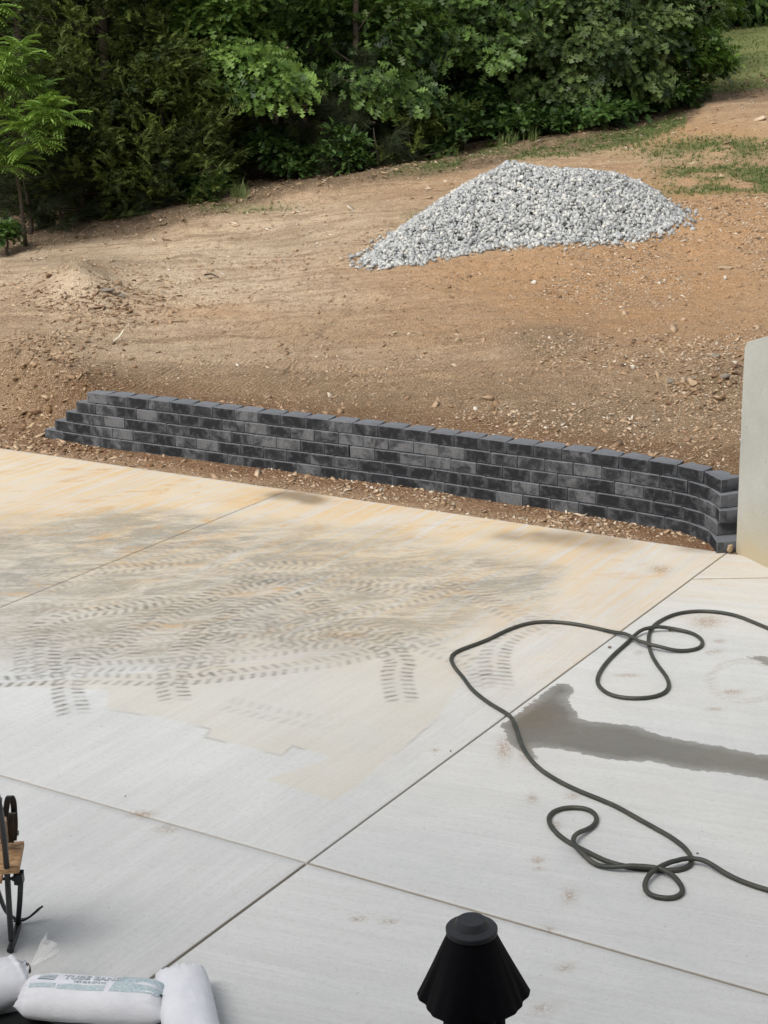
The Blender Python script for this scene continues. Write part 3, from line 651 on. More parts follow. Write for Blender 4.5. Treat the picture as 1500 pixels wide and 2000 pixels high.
# ---------------------------------------------------------------- stones
def stone_templates(n, seed, flat=.62):
    r = np.random.default_rng(seed); out = []
    for i in range(n):
        bm = bmesh.new(); m_ = int(r.integers(8, 12)); d = r.normal(size=(m_, 3)); d /= np.linalg.norm(d, axis=1)[:, None]; d[:3, 2] = .25; d[3:6, 2] = -.3
        for q in d * r.uniform(.8, 1.05, m_)[:, None]: bm.verts.new(q)
        h = bmesh.ops.convex_hull(bm, input=list(bm.verts)); bmesh.ops.delete(bm, geom=[g for g in set(h['geom_interior'] + h['geom_unused']) if isinstance(g, bmesh.types.BMVert)], context='VERTS'); bmesh.ops.triangulate(bm, faces=list(bm.faces)); bm.verts.index_update()
        V = np.array([v.co[:] for v in bm.verts]); F = np.array([[v.index for v in f.verts] for f in bm.faces]); bm.free()
        V = V * np.array([r.uniform(.9, 1.35), r.uniform(.7, 1.05), r.uniform(flat * .75, flat * 1.25)]); out.append((V, F))
    return out
def rot_mats(n, r, tilt=3.2):
    a, b, c = r.uniform(0, 6.283, n), r.uniform(-tilt, tilt, n), r.uniform(-tilt, tilt, n)
    ca, sa, cb, sb, cc, s_ = np.cos(a), np.sin(a), np.cos(b), np.sin(b), np.cos(c), np.sin(c); Z = np.zeros(n); I = np.ones(n)
    A = np.array([[ca, -sa, Z], [sa, ca, Z], [Z, Z, I]]).transpose(2, 0, 1); B = np.array([[I, Z, Z], [Z, cb, -sb], [Z, sb, cb]]).transpose(2, 0, 1)
    D = np.array([[cc, Z, s_], [Z, I, Z], [-s_, Z, cc]]).transpose(2, 0, 1); return A @ B @ D
def scatter(temps, pos, scl, R, tint, which=None, r=rng):
    n = len(pos); which = r.integers(0, len(temps), n) if which is None else which; Vs, Fs, Ts = [], [], []; off = 0
    for k, (V, F) in enumerate(temps):
        m = np.nonzero(which == k)[0]
        if not len(m): continue
        s = scl[m]; s = s[:, None, None] if s.ndim == 1 else s[:, None, :]
        W = np.einsum('nij,nkj->nki', R[m], V[None] * s) + pos[m][:, None]
        Vs.append(W.reshape(-1, 3)); Fs.append((F[None] + (np.arange(len(m)) * len(V))[:, None, None] + off).reshape(-1, F.shape[1]))
        Ts.append(np.repeat(tint[m], len(V))); off += len(m) * len(V)
    return np.vstack(Vs), np.vstack(Fs), np.concatenate(Ts)
ST = stone_templates(8, 3, .75)

# gravel pile: ridge of cones at repose slope
ridge = [(a_, b_, c_) for a_, b_, c_ in [(1000, 312, 19.9), (1040, 320, 19.8), (1090, 325, 19.7), (1140, 327, 19.8), (1195, 332, 19.9), (1232, 346, 19.9), (960, 332, 19.8), (925, 352, 19.7), (890, 375, 19.5), (855, 400, 19.3), (820, 424, 19.1), (790, 452, 18.9), (765, 472, 18.9), (745, 490, 18.8)]]
RG = np.array([at_Y(q[0], q[1], q[2] + .45) for q in ridge]); RG = RG[np.argsort(RG[:, 0])]; RG = np.vstack([RG] + [RG[:-1] * (1 - f_) + RG[1:] * f_ for f_ in (.25, .5, .75)])
def pile_h(x, y):
    h = np.full(x.shape, -9.)
    for a in RG: h = np.maximum(h, a[2] - .03 - .84 * np.sqrt((x - a[0]) ** 2 + (y - a[1]) ** 2 + .02) + .105)
    return h + .035 * (fbm(x * 2.3, y * 2.3, 3, 55) - .5)
pile = empty('gravel_pile', tuple(hit(1000, 460)), 'big heap of pale grey crushed stone on the bare clay slope', 'gravel pile')
org_ = np.array(pile.location)
xs = np.linspace(RG[:, 0].min() - 1.2, RG[:, 0].max() + 1.6, 130); ys = np.linspace(RG[:, 1].min() - 2.2, RG[:, 1].max() + 2.2, 130)
X_, Y_ = np.meshgrid(xs, ys); H_ = pile_h(X_, Y_); G_ = ground_z(X_, Y_)
keep = (H_ > G_ - .05); Zp = np.maximum(H_ - .03, G_ - .08)
idx = np.arange(X_.size).reshape(X_.shape); F = np.stack([idx[:-1, :-1], idx[:-1, 1:], idx[1:, 1:], idx[1:, :-1]], -1).reshape(-1, 4)
kf = keep.ravel()[F].any(1)
link('mound', np_mesh('mound', np.stack([X_, Y_, Zp], -1).reshape(-1, 3) - org_, F[kf], True), M_gapfill, pile, 'stuff')
N = 95000; qx = rng.uniform(xs[0], xs[-1], N); qy = rng.uniform(ys[0], ys[-1], N); hh = pile_h(qx, qy); gg = ground_z(qx, qy)
k = hh > gg - .01 - .22 * rng.random(N) ** 9; qx, qy, hh, gg = qx[k], qy[k], hh[k], gg[k]
pos = np.stack([qx, qy, np.maximum(hh, gg + .01) + rng.uniform(-.015, .02, len(qx))], -1); scl = np.clip(rng.gamma(9., .0033, len(pos)), .014, .052) + .002
front = np.argsort(qy - .15 * hh)      # lowest front stones are the nearest
R_ = rot_mats(len(pos), rng); tint = np.clip(rng.normal(.55, .24, len(pos)), 0, 1); wh = rng.integers(0, 8, len(pos))
# stray stones round the foot
N2 = 260; sp = np.array([hit(a, b) for a, b in zip(rng.uniform(690, 860, N2), 0 * rng.uniform(0, 1, N2) + 0)]) if False else None
order = np.argsort(-(scl / qy)); big = order[:280]; rest = order[280:]
V, F, T = scatter(ST, pos[rest] - org_, scl[rest], R_[rest], tint[rest], wh[rest]); link('stones', np_mesh('stones', V, F, False, {'tint': T}), M_gravel, pile, 'stuff')
ndm = []
for kk in range(8):
    for tv in (.25, .5, .75):
        V, F = ST[kk]; ndm.append(np_mesh('stone', V, F, False, {'tint': np.full(len(V), tv)})); ndm[-1].materials.append(M_gravel)
for i in big:
    tv = 0 if tint[i] < .38 else (1 if tint[i] < .62 else 2)
    o = link('stone', ndm[wh[i] * 3 + tv], None, pile); M = Matrix(R_[i].tolist()).to_4x4(); o.matrix_local = Matrix.Translation(tuple(pos[i] - org_)) @ M @ Matrix.Scale(float(scl[i]), 4)

# chips and clods on the clay (stuff)
def place_px(n, fx, fy, fac):
    out = []
    while len(out) < n:
        a = fx(n); b = fy(n); m = rng.random(n) < fac(a, b); out += list(zip(a[m], b[m]))
    return out[:n]
def ground_scatter(n, x0, x1, y0, y1, dens):
    out = np.zeros((0, 3))
    while len(out) < n:
        x = rng.uniform(x0, x1, n * 2); y = rng.uniform(y0, y1, n * 2); z = ground_z(x, y); P = np.stack([x, y, z], -1)
        px, py = chart(P); sd_, sl = wall_sd(x, y); u, v = to_uv(P)
        d = dens(px, py, x, y, sd_); inp = pile_h(x, y) > z
        k = (rng.random(len(x)) < d) & (v > VE + .02) & ~((sd_ > -.03) & (sd_ < .16) & (sl > S_TOP0 - .5)) & ~inp & (px > -350) & (px < 1800)
        out = np.vstack([out, P[k]])
    return out[:n]
patch = lambda x, y, s: sstep(.42, .62, fbm(x * 1.1, y * 1.1, 4, s))
P1 = ground_scatter(17000, -5, 6, 11, 21, lambda px, py, x, y, sd_: (.06 + 1.2 * patch(x, y, 91)) * (.2 + .8 * sstep(500, 1000, px)) * (.5 + .5 * np.exp(-((x - 2.5) / 2.5) ** 2)))
s1 = rng.gamma(1.7, .0048, len(P1)) + .0045
P2 = ground_scatter(900, -4, 2.6, 10.5, 15, lambda px, py, x, y, sd_: (sd_ < .02) * (.05 + .95 * sstep(.42, 0, np.abs(sd_ + .12))) * sstep(.4, .6, fbm(x * 2, y * 2, 3, 5)) * (.3 + .7 * sstep(500, 1100, px)))
s2 = rng.gamma(2., .0052, len(P2)) + .005
P3 = ground_scatter(3500, -9, 11, 19, 30, lambda px, py, x, y, sd_: .3 + .7 * patch(x, y, 44)); s3 = rng.gamma(2., .009, len(P3)) + .007
P4 = ground_scatter(1500, -4.5, -1.5, 12.8, 17, lambda px, py, x, y, sd_: np.exp(-((px - 70) / 110) ** 2) * (sd_ > -.5)); s4 = rng.gamma(2., .008, len(P4)) + .006
P5 = ground_scatter(1300, -5, -1, 17, 20.5, lambda px, py, x, y, sd_: np.exp(-((px - 190) / 110) ** 2 - ((py - 590) / 35) ** 2)); s5 = rng.gamma(1.6, .0085, len(P5)) + .005
P6 = ground_scatter(420, 1.5, 3.2, 11.3, 15, lambda px, py, x, y, sd_: np.exp(-((px - 1385) / 55) ** 2 - ((py - 752) / 26) ** 2) + .04); s6 = rng.gamma(1.8, .0085, len(P6)) + .008
PP = np.vstack([P1, P2, P3, P6, P4, P5]); ss = np.concatenate([s1, s2, s3, s6, s4, s5]); tt = np.clip(rng.normal(.6, .28, len(PP)), 0, 1); tt[-3220:] = np.clip(tt[-3220:] - .25, 0, 1)
S3 = ss[:, None] * np.stack([rng.uniform(.7, 1.6, len(ss)), rng.uniform(.7, 1.1, len(ss)), rng.uniform(.4, .8, len(ss))], -1)
V, F, T = scatter(stone_templates(5, 8, .6), PP + np.array([0, 0, .002]), S3, rot_mats(len(PP), rng, .6), tt); link('gravel', np_mesh('gravel', V, F, False, {'tint': T}), M_chip, None, 'stuff')
Pc = ground_scatter(5200, -5, 5.5, 10.6, 20, lambda px, py, x, y, sd_: (.25 + patch(x, y, 12)) * np.where(sd_ < 0, .3, 1)); sc2 = rng.gamma(1.8, .0065, len(Pc)) + .005
V, F, T = scatter(stone_templates(5, 18, .7), Pc, sc2, rot_mats(len(Pc), rng, 1), rng.random(len(Pc)))
M_clod = stone_mat('clay_clod', [(0, (.24, .15, .085)), (.5, (.36, .245, .15)), (1, (.42, .30, .20))])
link('dirt_clods', np_mesh('dirt_clods', V, F, False, {'tint': T}), M_clod, None, 'stuff')

# single rocks one can point to
def rock_mesh(seed, sub=2):
    r = np.random.default_rng(seed); bm = bmesh.new(); bmesh.ops.create_icosphere(bm, subdivisions=sub, radius=1)
    V = np.array([v.co[:] for v in bm.verts])
    for _ in range(9):
        d = r.normal(size=3); d /= np.linalg.norm(d); h = r.uniform(.5, .82); k = V @ d; V = V - np.outer(np.maximum(k - h, 0), d)
    for v, c in zip(bm.verts, V): v.co = c
    me = bpy.data.meshes.new('rock'); bm.to_mesh(me); bm.free(); return me
M_rocks = {'tan': simple('tan_rock', (.42, .31, .20), .9, .1, .4, 30), 'white': simple('white_rock', (.56, .51, .43), .9, .1, .25, 30), 'grey': simple('grey_rock', (.25, .215, .17), .9, .1, .45, 30), 'clay': simple('clay_lump', (.25, .15, .085), .95, .1, .4, 30), 'pale': simple('pale_rock', (.46, .44, .40), .9, .1, .3, 30)}
rocks = [(820, 661, 13, 7, 'tan', 'small tan rock lying alone below the middle of the gravel heap'), (893, 672, 11, 8, 'tan', 'squat tan rock right of a smaller tan rock on the mid slope'),
         (1352, 757, 15, 5, 'grey', 'long flat grey rock on the rubble near the concrete wall'), (1355, 765, 9, 10, 'tan', 'upright tan shard leaning on the rubble near the concrete wall'),
         (1400, 708, 12, 7, 'grey', 'rounded brown clod at the top of the rubble by the concrete wall'), (1432, 733, 10, 4, 'white', 'pale rectangular stone on the orange clay beside the concrete wall'),
         (1416, 548, 8, 6, 'white', 'pale stone high on the orange slope at the right'), (1418, 528, 20, 4, 'tan', 'long flat tan slab of rock high on the orange slope'),
         (1042, 552, 9, 6, 'white', 'pale stone just below the gravel heap'), (1290, 1016, 6, 7, 'white', 'white stone on the soil strip near the curved end of the block wall'),
         (1428, 1070, 6, 10, 'tan', 'pinkish rock wedged between the block wall end and the concrete wall'), (1275, 1018, 5, 4, 'pale', 'small white stone left of the bigger one on the soil strip'),
         (98, 812, 9, 10, 'clay', 'brown clay lump beside the stepped end of the block wall'), (211, 595, 17, 5, 'grey', 'flat grey rock at the foot of the left spoil mound'),
         (237, 592, 11, 6, 'grey', 'grey rock right of the flat one at the foot of the left spoil mound'), (292, 912, 9, 5, 'clay', 'brown lump on the soil strip right beside the slab edge'),
         (317, 912, 8, 4, 'clay', 'smaller brown lump on the soil strip close to the slab edge'), (1310, 752, 10, 8, 'grey', 'grey rock at the left side of the rubble by the concrete wall'),
         (1412, 765, 14, 6, 'grey', 'broad grey rock on the rubble touching the concrete wall side'), (1480, 640, 12, 5, 'tan', 'tan split rock directly above the concrete wall'), (1236, 720, 6, 6, 'white', 'white stone midway up the right slope'),
         (320, 893, 6, 5, 'tan', 'round tan pebble on red soil under the block wall')]
for i, (px, py, rx, rz, mk, lb) in enumerate(rocks):
    p = hit(px, py); s = np.linalg.norm(p - CP) / FOC
    p = at_z(1426, 1074, .03) if (px, py) == (1428, 1070) else p
    o = link('rock', rock_mesh(100 + i), M_rocks[mk]); o.location = (p[0], p[1], p[2] + rz * s * .35); o.scale = (rx * s, max(rx, rz) * s * .7, rz * s); o.rotation_euler = (0, random.uniform(-.3, .3), random.uniform(0, 3)) if rx < rz * 1.6 else (0, random.uniform(-.15, .15), random.uniform(-.4, .4))
    tag(o, lb, 'rock', 'loose rocks on the clay')
for px, py, r, mk, lb in [(1190, 1266, 4.5, 'grey', 'tiny dark pebble on the joint between the two hose loops'), (1309, 1233, 5, 'tan', 'tan pebble touching the upper hose loop'), (1362, 1668, 3.2, 'grey', 'tiny dark pebble right of the lower hose bend'), (245, 1556, 2.2, 'grey', 'tiny black pebble alone on the left slab'), (880, 1468, 2.5, 'grey', 'tiny dark pebble on the big slab near the long joint')]:
    p = at_z(px, py); s = np.linalg.norm(p - CP) / FOC; o = link('pebble', rock_mesh(px, 1), M_rocks[mk]); o.location = (p[0], p[1], r * s * .6); o.scale = (r * s, r * s * .85, r * s * .8); tag(o, lb, 'pebble', 'pebbles on the patio')

# white splinter of board
p = hit(222, 670); q = hit(243, 660); M_board = simple('pale_board', (.62, .55, .42), .8, .1, .25, 12)
mb = MB().ribbon([p + [0, 0, .03], (p + q) / 2 + [0, 0, .045], q + [0, 0, .10]], (.0, .05, .02), .012); tag(link('board_scrap', mb.mesh('board_scrap'), M_board), 'pale splinter of board lying on the tracked dirt at left', 'board')
p = hit(400, 541); q = hit(428, 547); mb = MB().tube([p + [0, 0, .03], (p + q) / 2 + [0, 0, .05], q + [0, 0, .02]], [.012, .01, .006], 5); tag(link('dead_twig', mb.mesh('dead_twig'), M_bark), 'dark broken twig on the clay left of the gravel heap', 'twig')

# ---------------------------------------------------------------- garden hose
hp = [(2700, 420), (2400, 455), (2150, 430), (1900, 340), (1720, 262), (1620, 215), (1560, 182), (1500, 155), (1440, 130), (1370, 102), (1300, 86), (1220, 78), (1150, 80), (1080, 92), (1020, 118), (980, 148), (963, 185), (962, 225), (975, 275), (1005, 325), (1040, 370), (1054, 410), (1040, 440), (1000, 460), (940, 470), (870, 470), (800, 458), (750, 430), (730, 395), (740, 355), (775, 305), (820, 260), (860, 225), (895, 195), (940, 175), (1000, 165), (1070, 163), (1130, 170), (1180, 188), (1205, 215), (1195, 240), (1150, 255), (1080, 260), (1010, 254), (950, 240), (890, 212), (830, 185), (760, 163), (680, 145), (600, 132), (520, 126), (450, 128), (380, 143), (310, 170), (240, 205), (170, 232), (110, 254), (78, 275), (72, 300), (90, 335), (125, 375), (160, 425), (200, 460), (250, 497), (310, 532), (345, 560), (365, 610), (385, 670), (410, 720), (460, 780), (540, 835), (640, 885), (740, 925), (820, 960), (900, 1005), (980, 1050), (1060, 1095), (1120, 1140), (1150, 1180), (1155, 1210), (1130, 1235), (1070, 1247), (1000, 1243), (920, 1235), (840, 1225), (760, 1200), (690, 1165), (620, 1130), (560, 1090), (520, 1045), (512, 1010), (530, 985), (570, 968), (630, 963), (690, 972), (725, 1000), (722, 1035), (690, 1065), (645, 1095), (622, 1125), (630, 1155), (670, 1190), (730, 1225), (810, 1243), (890, 1248), (960, 1252), (1020, 1262), (1075, 1285), (1110, 1320), (1112, 1350), (1075, 1370), (1020, 1370), (965, 1355), (943, 1325), (960, 1290), (1000, 1260), (1050, 1235), (1110, 1218), (1160, 1215), (1220, 1225), (1300, 1260), (1380, 1295), (1450, 1320), (1500, 1335), (1600, 1368), (1700, 1400), (1850, 1430), (2050, 1440), (2250, 1500)]
HR = .0112
H3 = np.array([at_z(a, b, HR) for a, b in c6(hp)])[:, :2]; H3 = catmull(H3, 6)
for _ in range(6): H3[1:-1] = .25 * H3[:-2] + .5 * H3[1:-1] + .25 * H3[2:]
S = np.r_[0, np.cumsum(np.linalg.norm(np.diff(H3, axis=0), axis=1))]; lift = np.zeros(len(H3))
D = np.hypot(H3[:, None, 0] - H3[None, :, 0], H3[:, None, 1] - H3[None, :, 1])
for i in range(len(H3)):
    c = (S < S[i] - .12) & (D[i] < .03)
    if c.any(): lift = np.maximum(lift, HR * 2.05 * np.exp(-((S - S[i]) / .11) ** 2))
# smooth falloff: neighbours of a crossing must clear too
HP = np.c_[H3, HR + .0005 + lift]
m, t, p, o = mat('hose_rubber'); ob = coords(t); n_ = noise(t, ob, 9, 5, .6)
L(t, mixc(t, ramp(t, n_, [(.4, 0.), (.7, 1.)]), (.030, .033, .027), (.062, .058, .045)), p.inputs['Base Color']); p.inputs['Roughness'].default_value = .5; p.inputs['Specular IOR Level'].default_value = .4; M_hose = m
hose = link('garden_hose', MB().tube(HP, HR, 10).mesh('garden_hose', True), M_hose); tag(hose, 'long dark green black garden hose snaking in loops across the patio', 'hose')

# ---------------------------------------------------------------- sand bags
def fabric_mat():
    m, t, p, o = mat('woven_white_sack'); ob = coords(t); n = noise(t, ob, 6, 4, .6)
    L(t, mixc(t, ramp(t, n, [(.35, 0.), (.7, 1.)]), (.68, .685, .71), (.58, .59, .625)), p.inputs['Base Color']); p.inputs['Roughness'].default_value = .6; p.inputs['Specular IOR Level'].default_value = .3
    a = bump(t, p, noise(t, ob, 22, 4, .6, .8), .35, .012); bump(t, p, noise(t, ob, 90, 2), .06, .001, a); return m
M_sack = fabric_mat(); M_teal = simple('teal_print', (.30, .40, .43), .6, .2, .0, 90, 0, col2=(.50, .55, .57)); M_tealD = simple('teal_ink', (.17, .26, .29), .6, .2, .1); M_paper = simple('white_ink', (.66, .67, .69), .6, .2, .03, 30, 0)
def bag_surf(L_, W_, H_, pinch0=None, pinch1=None, seed=0, ue=7, ve=2.4, z0=.02):
    """returns f(u,v,side)->xyz with u,v in -1..1"""
    def f(u, v, side):
        u = np.asarray(u, float); v = np.asarray(v, float)
        prof = np.clip((1 - np.abs(u) ** ue), 0, 1) ** .5 * np.clip(1 - np.abs(v) ** ve, 0, 1) ** .5
        wmul = 1 - .10 * np.abs(u) ** 10 * 0 + .0 * u
        lmul = 1 - .05 * (1 - v * v) * np.abs(u) ** 3 + .02 * v ** 4 * np.abs(u) ** 6
        W = W_ / 2 * (1 - .07 * (1 - np.abs(u) ** 4) * (np.abs(v) ** 3) * 0) * (1 - .10 * np.abs(u) ** 5)
        if pinch0 is None and ue > 8: W = W * (1 - .38 * sstep(-.80, -1.0, u) - .10 * sstep(.85, 1, u))
        if pinch0 is not None:
            k = sstep(-.80, -1, u); W = W * (1 - k * (1 - pinch0)); prof = prof * (1 - k) + k * (pinch0 * 1.0) * np.clip(1 - np.abs(v) ** 2, 0, 1) ** .5
        x = u * L_ / 2 * lmul; y = v * W
        wr = np.abs(u) ** 5 * (.010 * np.sin(v * 13 + seed + 2 * np.sin(v * 5)) + .006 * np.sin(v * 29 + seed)) * (1 - np.abs(v) ** 4)
        lump = .012 * (fbm(u * 2.3 + seed, v * 1.3 + 7 + seed, 3, 33) - .5) * (1 - np.abs(u) ** 8) * (1 - np.abs(v) ** 4)
        zt = H_ * prof * (.58 if side > 0 else .42) + (wr + lump) * (1 if side > 0 else .3)
        zm = H_ * .42
        z = zm + zt if side > 0 else zm - np.minimum(zt, zm)
        if pinch0 is not None: z = z + sstep(-.75, -1, u) * .05
        return np.stack([x, y, z + z0], -1)
    return f
def bag(name, f, loc, ang, label, nu=64, nv=34):
    u = np.sin(np.linspace(-1, 1, nu) * math.pi / 2) * .35 + np.linspace(-1, 1, nu) * .65; v = np.sin(np.linspace(-1, 1, nv) * math.pi / 2)
    U, V = np.meshgrid(u, v); A = f(U, V, 1); B = f(U, V, -1)
    n = U.size; idx = np.arange(n).reshape(U.shape); F = np.stack([idx[:-1, :-1], idx[:-1, 1:], idx[1:, 1:], idx[1:, :-1]], -1).reshape(-1, 4)
    ring = np.r_[idx[0, :], idx[1:, -1], idx[-1, -2::-1], idx[-2:0:-1, 0]]; r2 = np.roll(ring, -1)
    S_ = np.stack([ring, ring + n, r2 + n, r2], -1)
    e = empty(name, tuple(loc), label, 'sandbag', 'sandbags weighing the black base'); e.rotation_euler = (0, 0, ang)
    me = np_mesh('sack', np.r_[A.reshape(-1, 3), B.reshape(-1, 3)], [F, F[:, ::-1] + n, S_], True)
    q = bmesh.new(); q.from_mesh(me); bmesh.ops.remove_doubles(q, verts=q.verts, dist=2e-4); bmesh.ops.recalc_face_normals(q, faces=q.faces)
    for fc in q.faces: fc.smooth = True
    q.to_mesh(me); q.free(); link('sack', me, M_sack, e); return e
# middle printed bag
a = at_z(38, 1955, .07); b = at_z(331, 1970, .07); mid = (a + b) / 2; ang = math.atan2(b[1] - a[1], b[0] - a[0]); LB = float(np.linalg.norm(b - a)) * 1.0
fm = bag_surf(LB, .20, .150, seed=2, ue=9, ve=2.0)
bm_ = bag('sandbag', fm, (mid[0], mid[1], 0), ang, 'white sandbag with pale teal printing lying lengthwise between two plain sandbags')
def on_bag(x, y, lift):     # x,y local metres -> surface point
    u = np.clip(x / (LB / 2), -1, 1); W = .100 * (1 - .10 * np.abs(u) ** 5); v = np.clip(y / W, -.99, .99); p = fm(u, v, 1); p[..., 0] = x; p[..., 2] += lift; return p
def print_panel(poly_rows, name, mt, lift=.0012):
    """rows: list of ((xl,xr,y)) ; builds a draped quad strip"""
    V = []; nx = 16
    for xl, xr, y in poly_rows:
        xs_ = np.linspace(xl, xr, nx); V.append(on_bag(xs_, np.full(nx, y), lift))
    V = np.array(V); r = len(poly_rows); idx = np.arange(r * nx).reshape(r, nx); F = np.stack([idx[:-1, :-1], idx[:-1, 1:], idx[1:, 1:], idx[1:, :-1]], -1).reshape(-1, 4)
    return link(name, np_mesh(name, V.reshape(-1, 3), F, True), mt, bm_)
def rows(x0, x1, y0, y1, sk=0, n=6): return [(x0 + sk * (k / (n - 1)), x1 + sk * (k / (n - 1)), y0 + (y1 - y0) * k / (n - 1)) for k in range(n)]
h2 = LB / 2
print_panel(rows(h2 * .26, h2 * .90, -.048, .045, .035), 'printed_panel', M_teal)
print_panel(rows(-h2 * .42, h2 * .20, -.048, -.026, 0), 'printed_text_block', M_teal); print_panel(rows(-h2 * .80, -h2 * .45, -.044, -.024, 0), 'printed_text_block', M_teal)
print_panel(rows(-h2 * .72, -h2 * .50, -.006, .030, .005), 'barcode_frame', M_tealD)
print_panel(rows(-h2 * .71, -h2 * .51, -.002, .026, .005), 'barcode_ground', M_paper, .0017)
for k in range(11): print_panel(rows(-h2 * .69 + k * .0045 * 1.0, -h2 * .69 + k * .0045 + .0022, .003, .023, .004, 3), 'barcode_bar', M_tealD, .0022)
def text_on_bag(s, x, y, size, mt, name, lift, offset=0.0, space=1.0):
    cu = bpy.data.curves.new(name, 'FONT'); cu.body = s; cu.size = size; cu.offset = offset; cu.space_character = space; cu.resolution_u = 3
    ob = bpy.data.objects.new(name, cu); C.objects.link(ob); dg = bpy.context.evaluated_depsgraph_get(); me = bpy.data.meshes.new_from_object(ob.evaluated_get(dg)); bpy.data.objects.remove(ob)
    co = np.empty(len(me.vertices) * 3, np.float32); me.vertices.foreach_get('co', co); co = co.reshape(-1, 3); q = on_bag(co[:, 0] + x, co[:, 1] + y, lift); me.vertices.foreach_set('co', q.astype(np.float32).ravel()); me.update()
    return link(name, me, mt, bm_)
text_on_bag('TUBE SAND', -h2 * .38, .000, .040, M_tealD, 'lettering', .0012, .0016, 1.06)
text_on_bag('TUBE SAND', -h2 * .38, .000, .040, M_paper, 'lettering', .0024, -.0004, 1.06)
text_on_bag('NET 60 lb (27.2 kg)', -h2 * .22, -.019, .0150, M_tealD, 'lettering', .0012, .0003)
# right plain bag, lying away from the viewer
a = at_z(352, 1912, .05); b = at_z(392, 2110, .05); mid = (a + b) / 2
fr = bag_surf(float(np.linalg.norm(b - a)), .20, .150, seed=5, ue=4.5, ve=2.2)
br_ = bag('sandbag', fr, (mid[0], mid[1], 0), math.atan2(b[1] - a[1], b[0] - a[0]), 'plain white sandbag lying crosswise against the right end of the printed one')
c0 = at_z(309, 1900, .10); c1 = at_z(336, 1921, .11)
lc = br_; inv = Matrix.Rotation(-br_.rotation_euler[2], 4, 'Z') @ Matrix.Translation((-mid[0], -mid[1], 0))
pts = [c0, c0 * .75 + c1 * .25, c0 * .4 + c1 * .6, c1, c1 + (b - a) * .10 + np.array([0.02, 0, -.01])]
link('sack_corner', MB().tube([tuple(inv @ Vector(q)) for q in pts], [.003, .012, .028, .045, .05], 12).mesh('sack_corner', True), M_sack, br_)
# left tied bag
a = at_z(58, 1908, .09); b = at_z(-190, 2010, .05); mid = (a + b) / 2
LL = float(np.linalg.norm(b[:2] - a[:2]))
fl = bag_surf(LL, .21, .165, pinch0=.12, seed=9, ue=8, ve=2.2)
bl = bag('sandbag', fl, (mid[0], mid[1], 0), math.atan2(b[1] - a[1], b[0] - a[0]), 'white sandbag with tied neck and clear plastic tail at the left edge')
# tied neck and translucent ruffle
m, t, p, o = mat('clear_plastic'); p.inputs['Base Color'].default_value = (.75, .74, .72, 1); p.inputs['Roughness'].default_value = .25; p.inputs['Alpha'].default_value = .2; p.inputs['Specular IOR Level'].default_value = .6; M_plastic = m
n0 = np.array([-LL / 2, 0, .128]); V = []; nu, nv = 14, 40
for i in range(nu):
    s_ = i / (nu - 1)
    for j in range(nv):
        q = 2 * math.pi * j / nv; r_ = .010 + .058 * s_ ** 1.2 + .010 * s_ * math.sin(5 * q + 3 * s_) + .006 * s_ * math.sin(11 * q)
        V.append((n0[0] - .105 * s_ - .012 * s_ * math.sin(3 * q), math.cos(q) * r_ - .035 * s_, n0[2] + math.sin(q) * r_ * .45 + .045 * s_))
idx = np.arange(nu * nv).reshape(nu, nv); nx_ = np.roll(idx, -1, 1); F = np.stack([idx[:-1], nx_[:-1], nx_[1:], idx[1:]], -1).reshape(-1, 4)
link('plastic_tail', np_mesh('plastic_tail', np.array(V), F, True), M_plastic, bl)
M_tie = simple('tie_wire', (.12, .09, .07), .6, .3); link('tie', MB().tube([(n0[0] + .002, math.cos(q) * .017, n0[2] + math.sin(q) * .017) for q in np.linspace(0, 6.28, 13)], .004, 6).mesh('tie', True), M_tie, bl)
M_black = simple('black_paint', (.016, .017, .018), .42, .4, .3, 25, .05)
pl = [at_z(-420, 2075), at_z(34, 1982), at_z(110, 2008), at_z(-60, 2230)]
mb = MB(); mb.add([(q[0], q[1], .002) for q in pl] + [(q[0], q[1], .018) for q in pl], [(3, 2, 1, 0), (4, 5, 6, 7), (0, 1, 5, 4), (1, 2, 6, 5), (2, 3, 7, 6), (3, 0, 4, 7)])
tag(link('base_plate', mb.mesh('base_plate', bevel=.003), M_black), 'flat black base plate under the three sandbags', 'base plate')

# ---------------------------------------------------------------- folded umbrella
top = at_z(921, 1803, 2.15); Dm = np.linalg.norm(top - CP) / FOC; ub = (top[0], top[1], 0)
um = empty('closed_umbrella', ub, 'closed black patio umbrella top with two tier cap and drooping vent', 'umbrella')
M_cloth = simple('black_canvas', (.0038, .0038, .0058), .7, .12, .3, 60, .15); M_cap = simple('black_plastic', (.036, .038, .042), .55, .35, .15, 90, .08)
def lathe(pr, n=48):
    V = [(r * math.cos(2 * math.pi * j / n), r * math.sin(2 * math.pi * j / n), z) for r, z in pr for j in range(n)]
    k = len(pr); F = [(i * n + j, i * n + (j + 1) % n, (i + 1) * n + (j + 1) % n, (i + 1) * n + j) for i in range(k - 1) for j in range(n)]; F += [tuple(range((k - 1) * n, k * n))]
    mb = MB(); mb.add(V, F); return mb
e = Dm; zt_ = 2.15
link('cap', lathe([(49 * e, zt_ - 19 * e), (49.5 * e, zt_ - 10 * e), (48 * e, zt_ - 8 * e), (34.5 * e, zt_ - 4 * e), (33.5 * e, zt_ - 2 * e), (27 * e, zt_ + 8 * e), (26 * e, zt_ + 8.6 * e), (0.2 * e, zt_ + 9 * e)]).mesh('cap', False), M_cap, um)
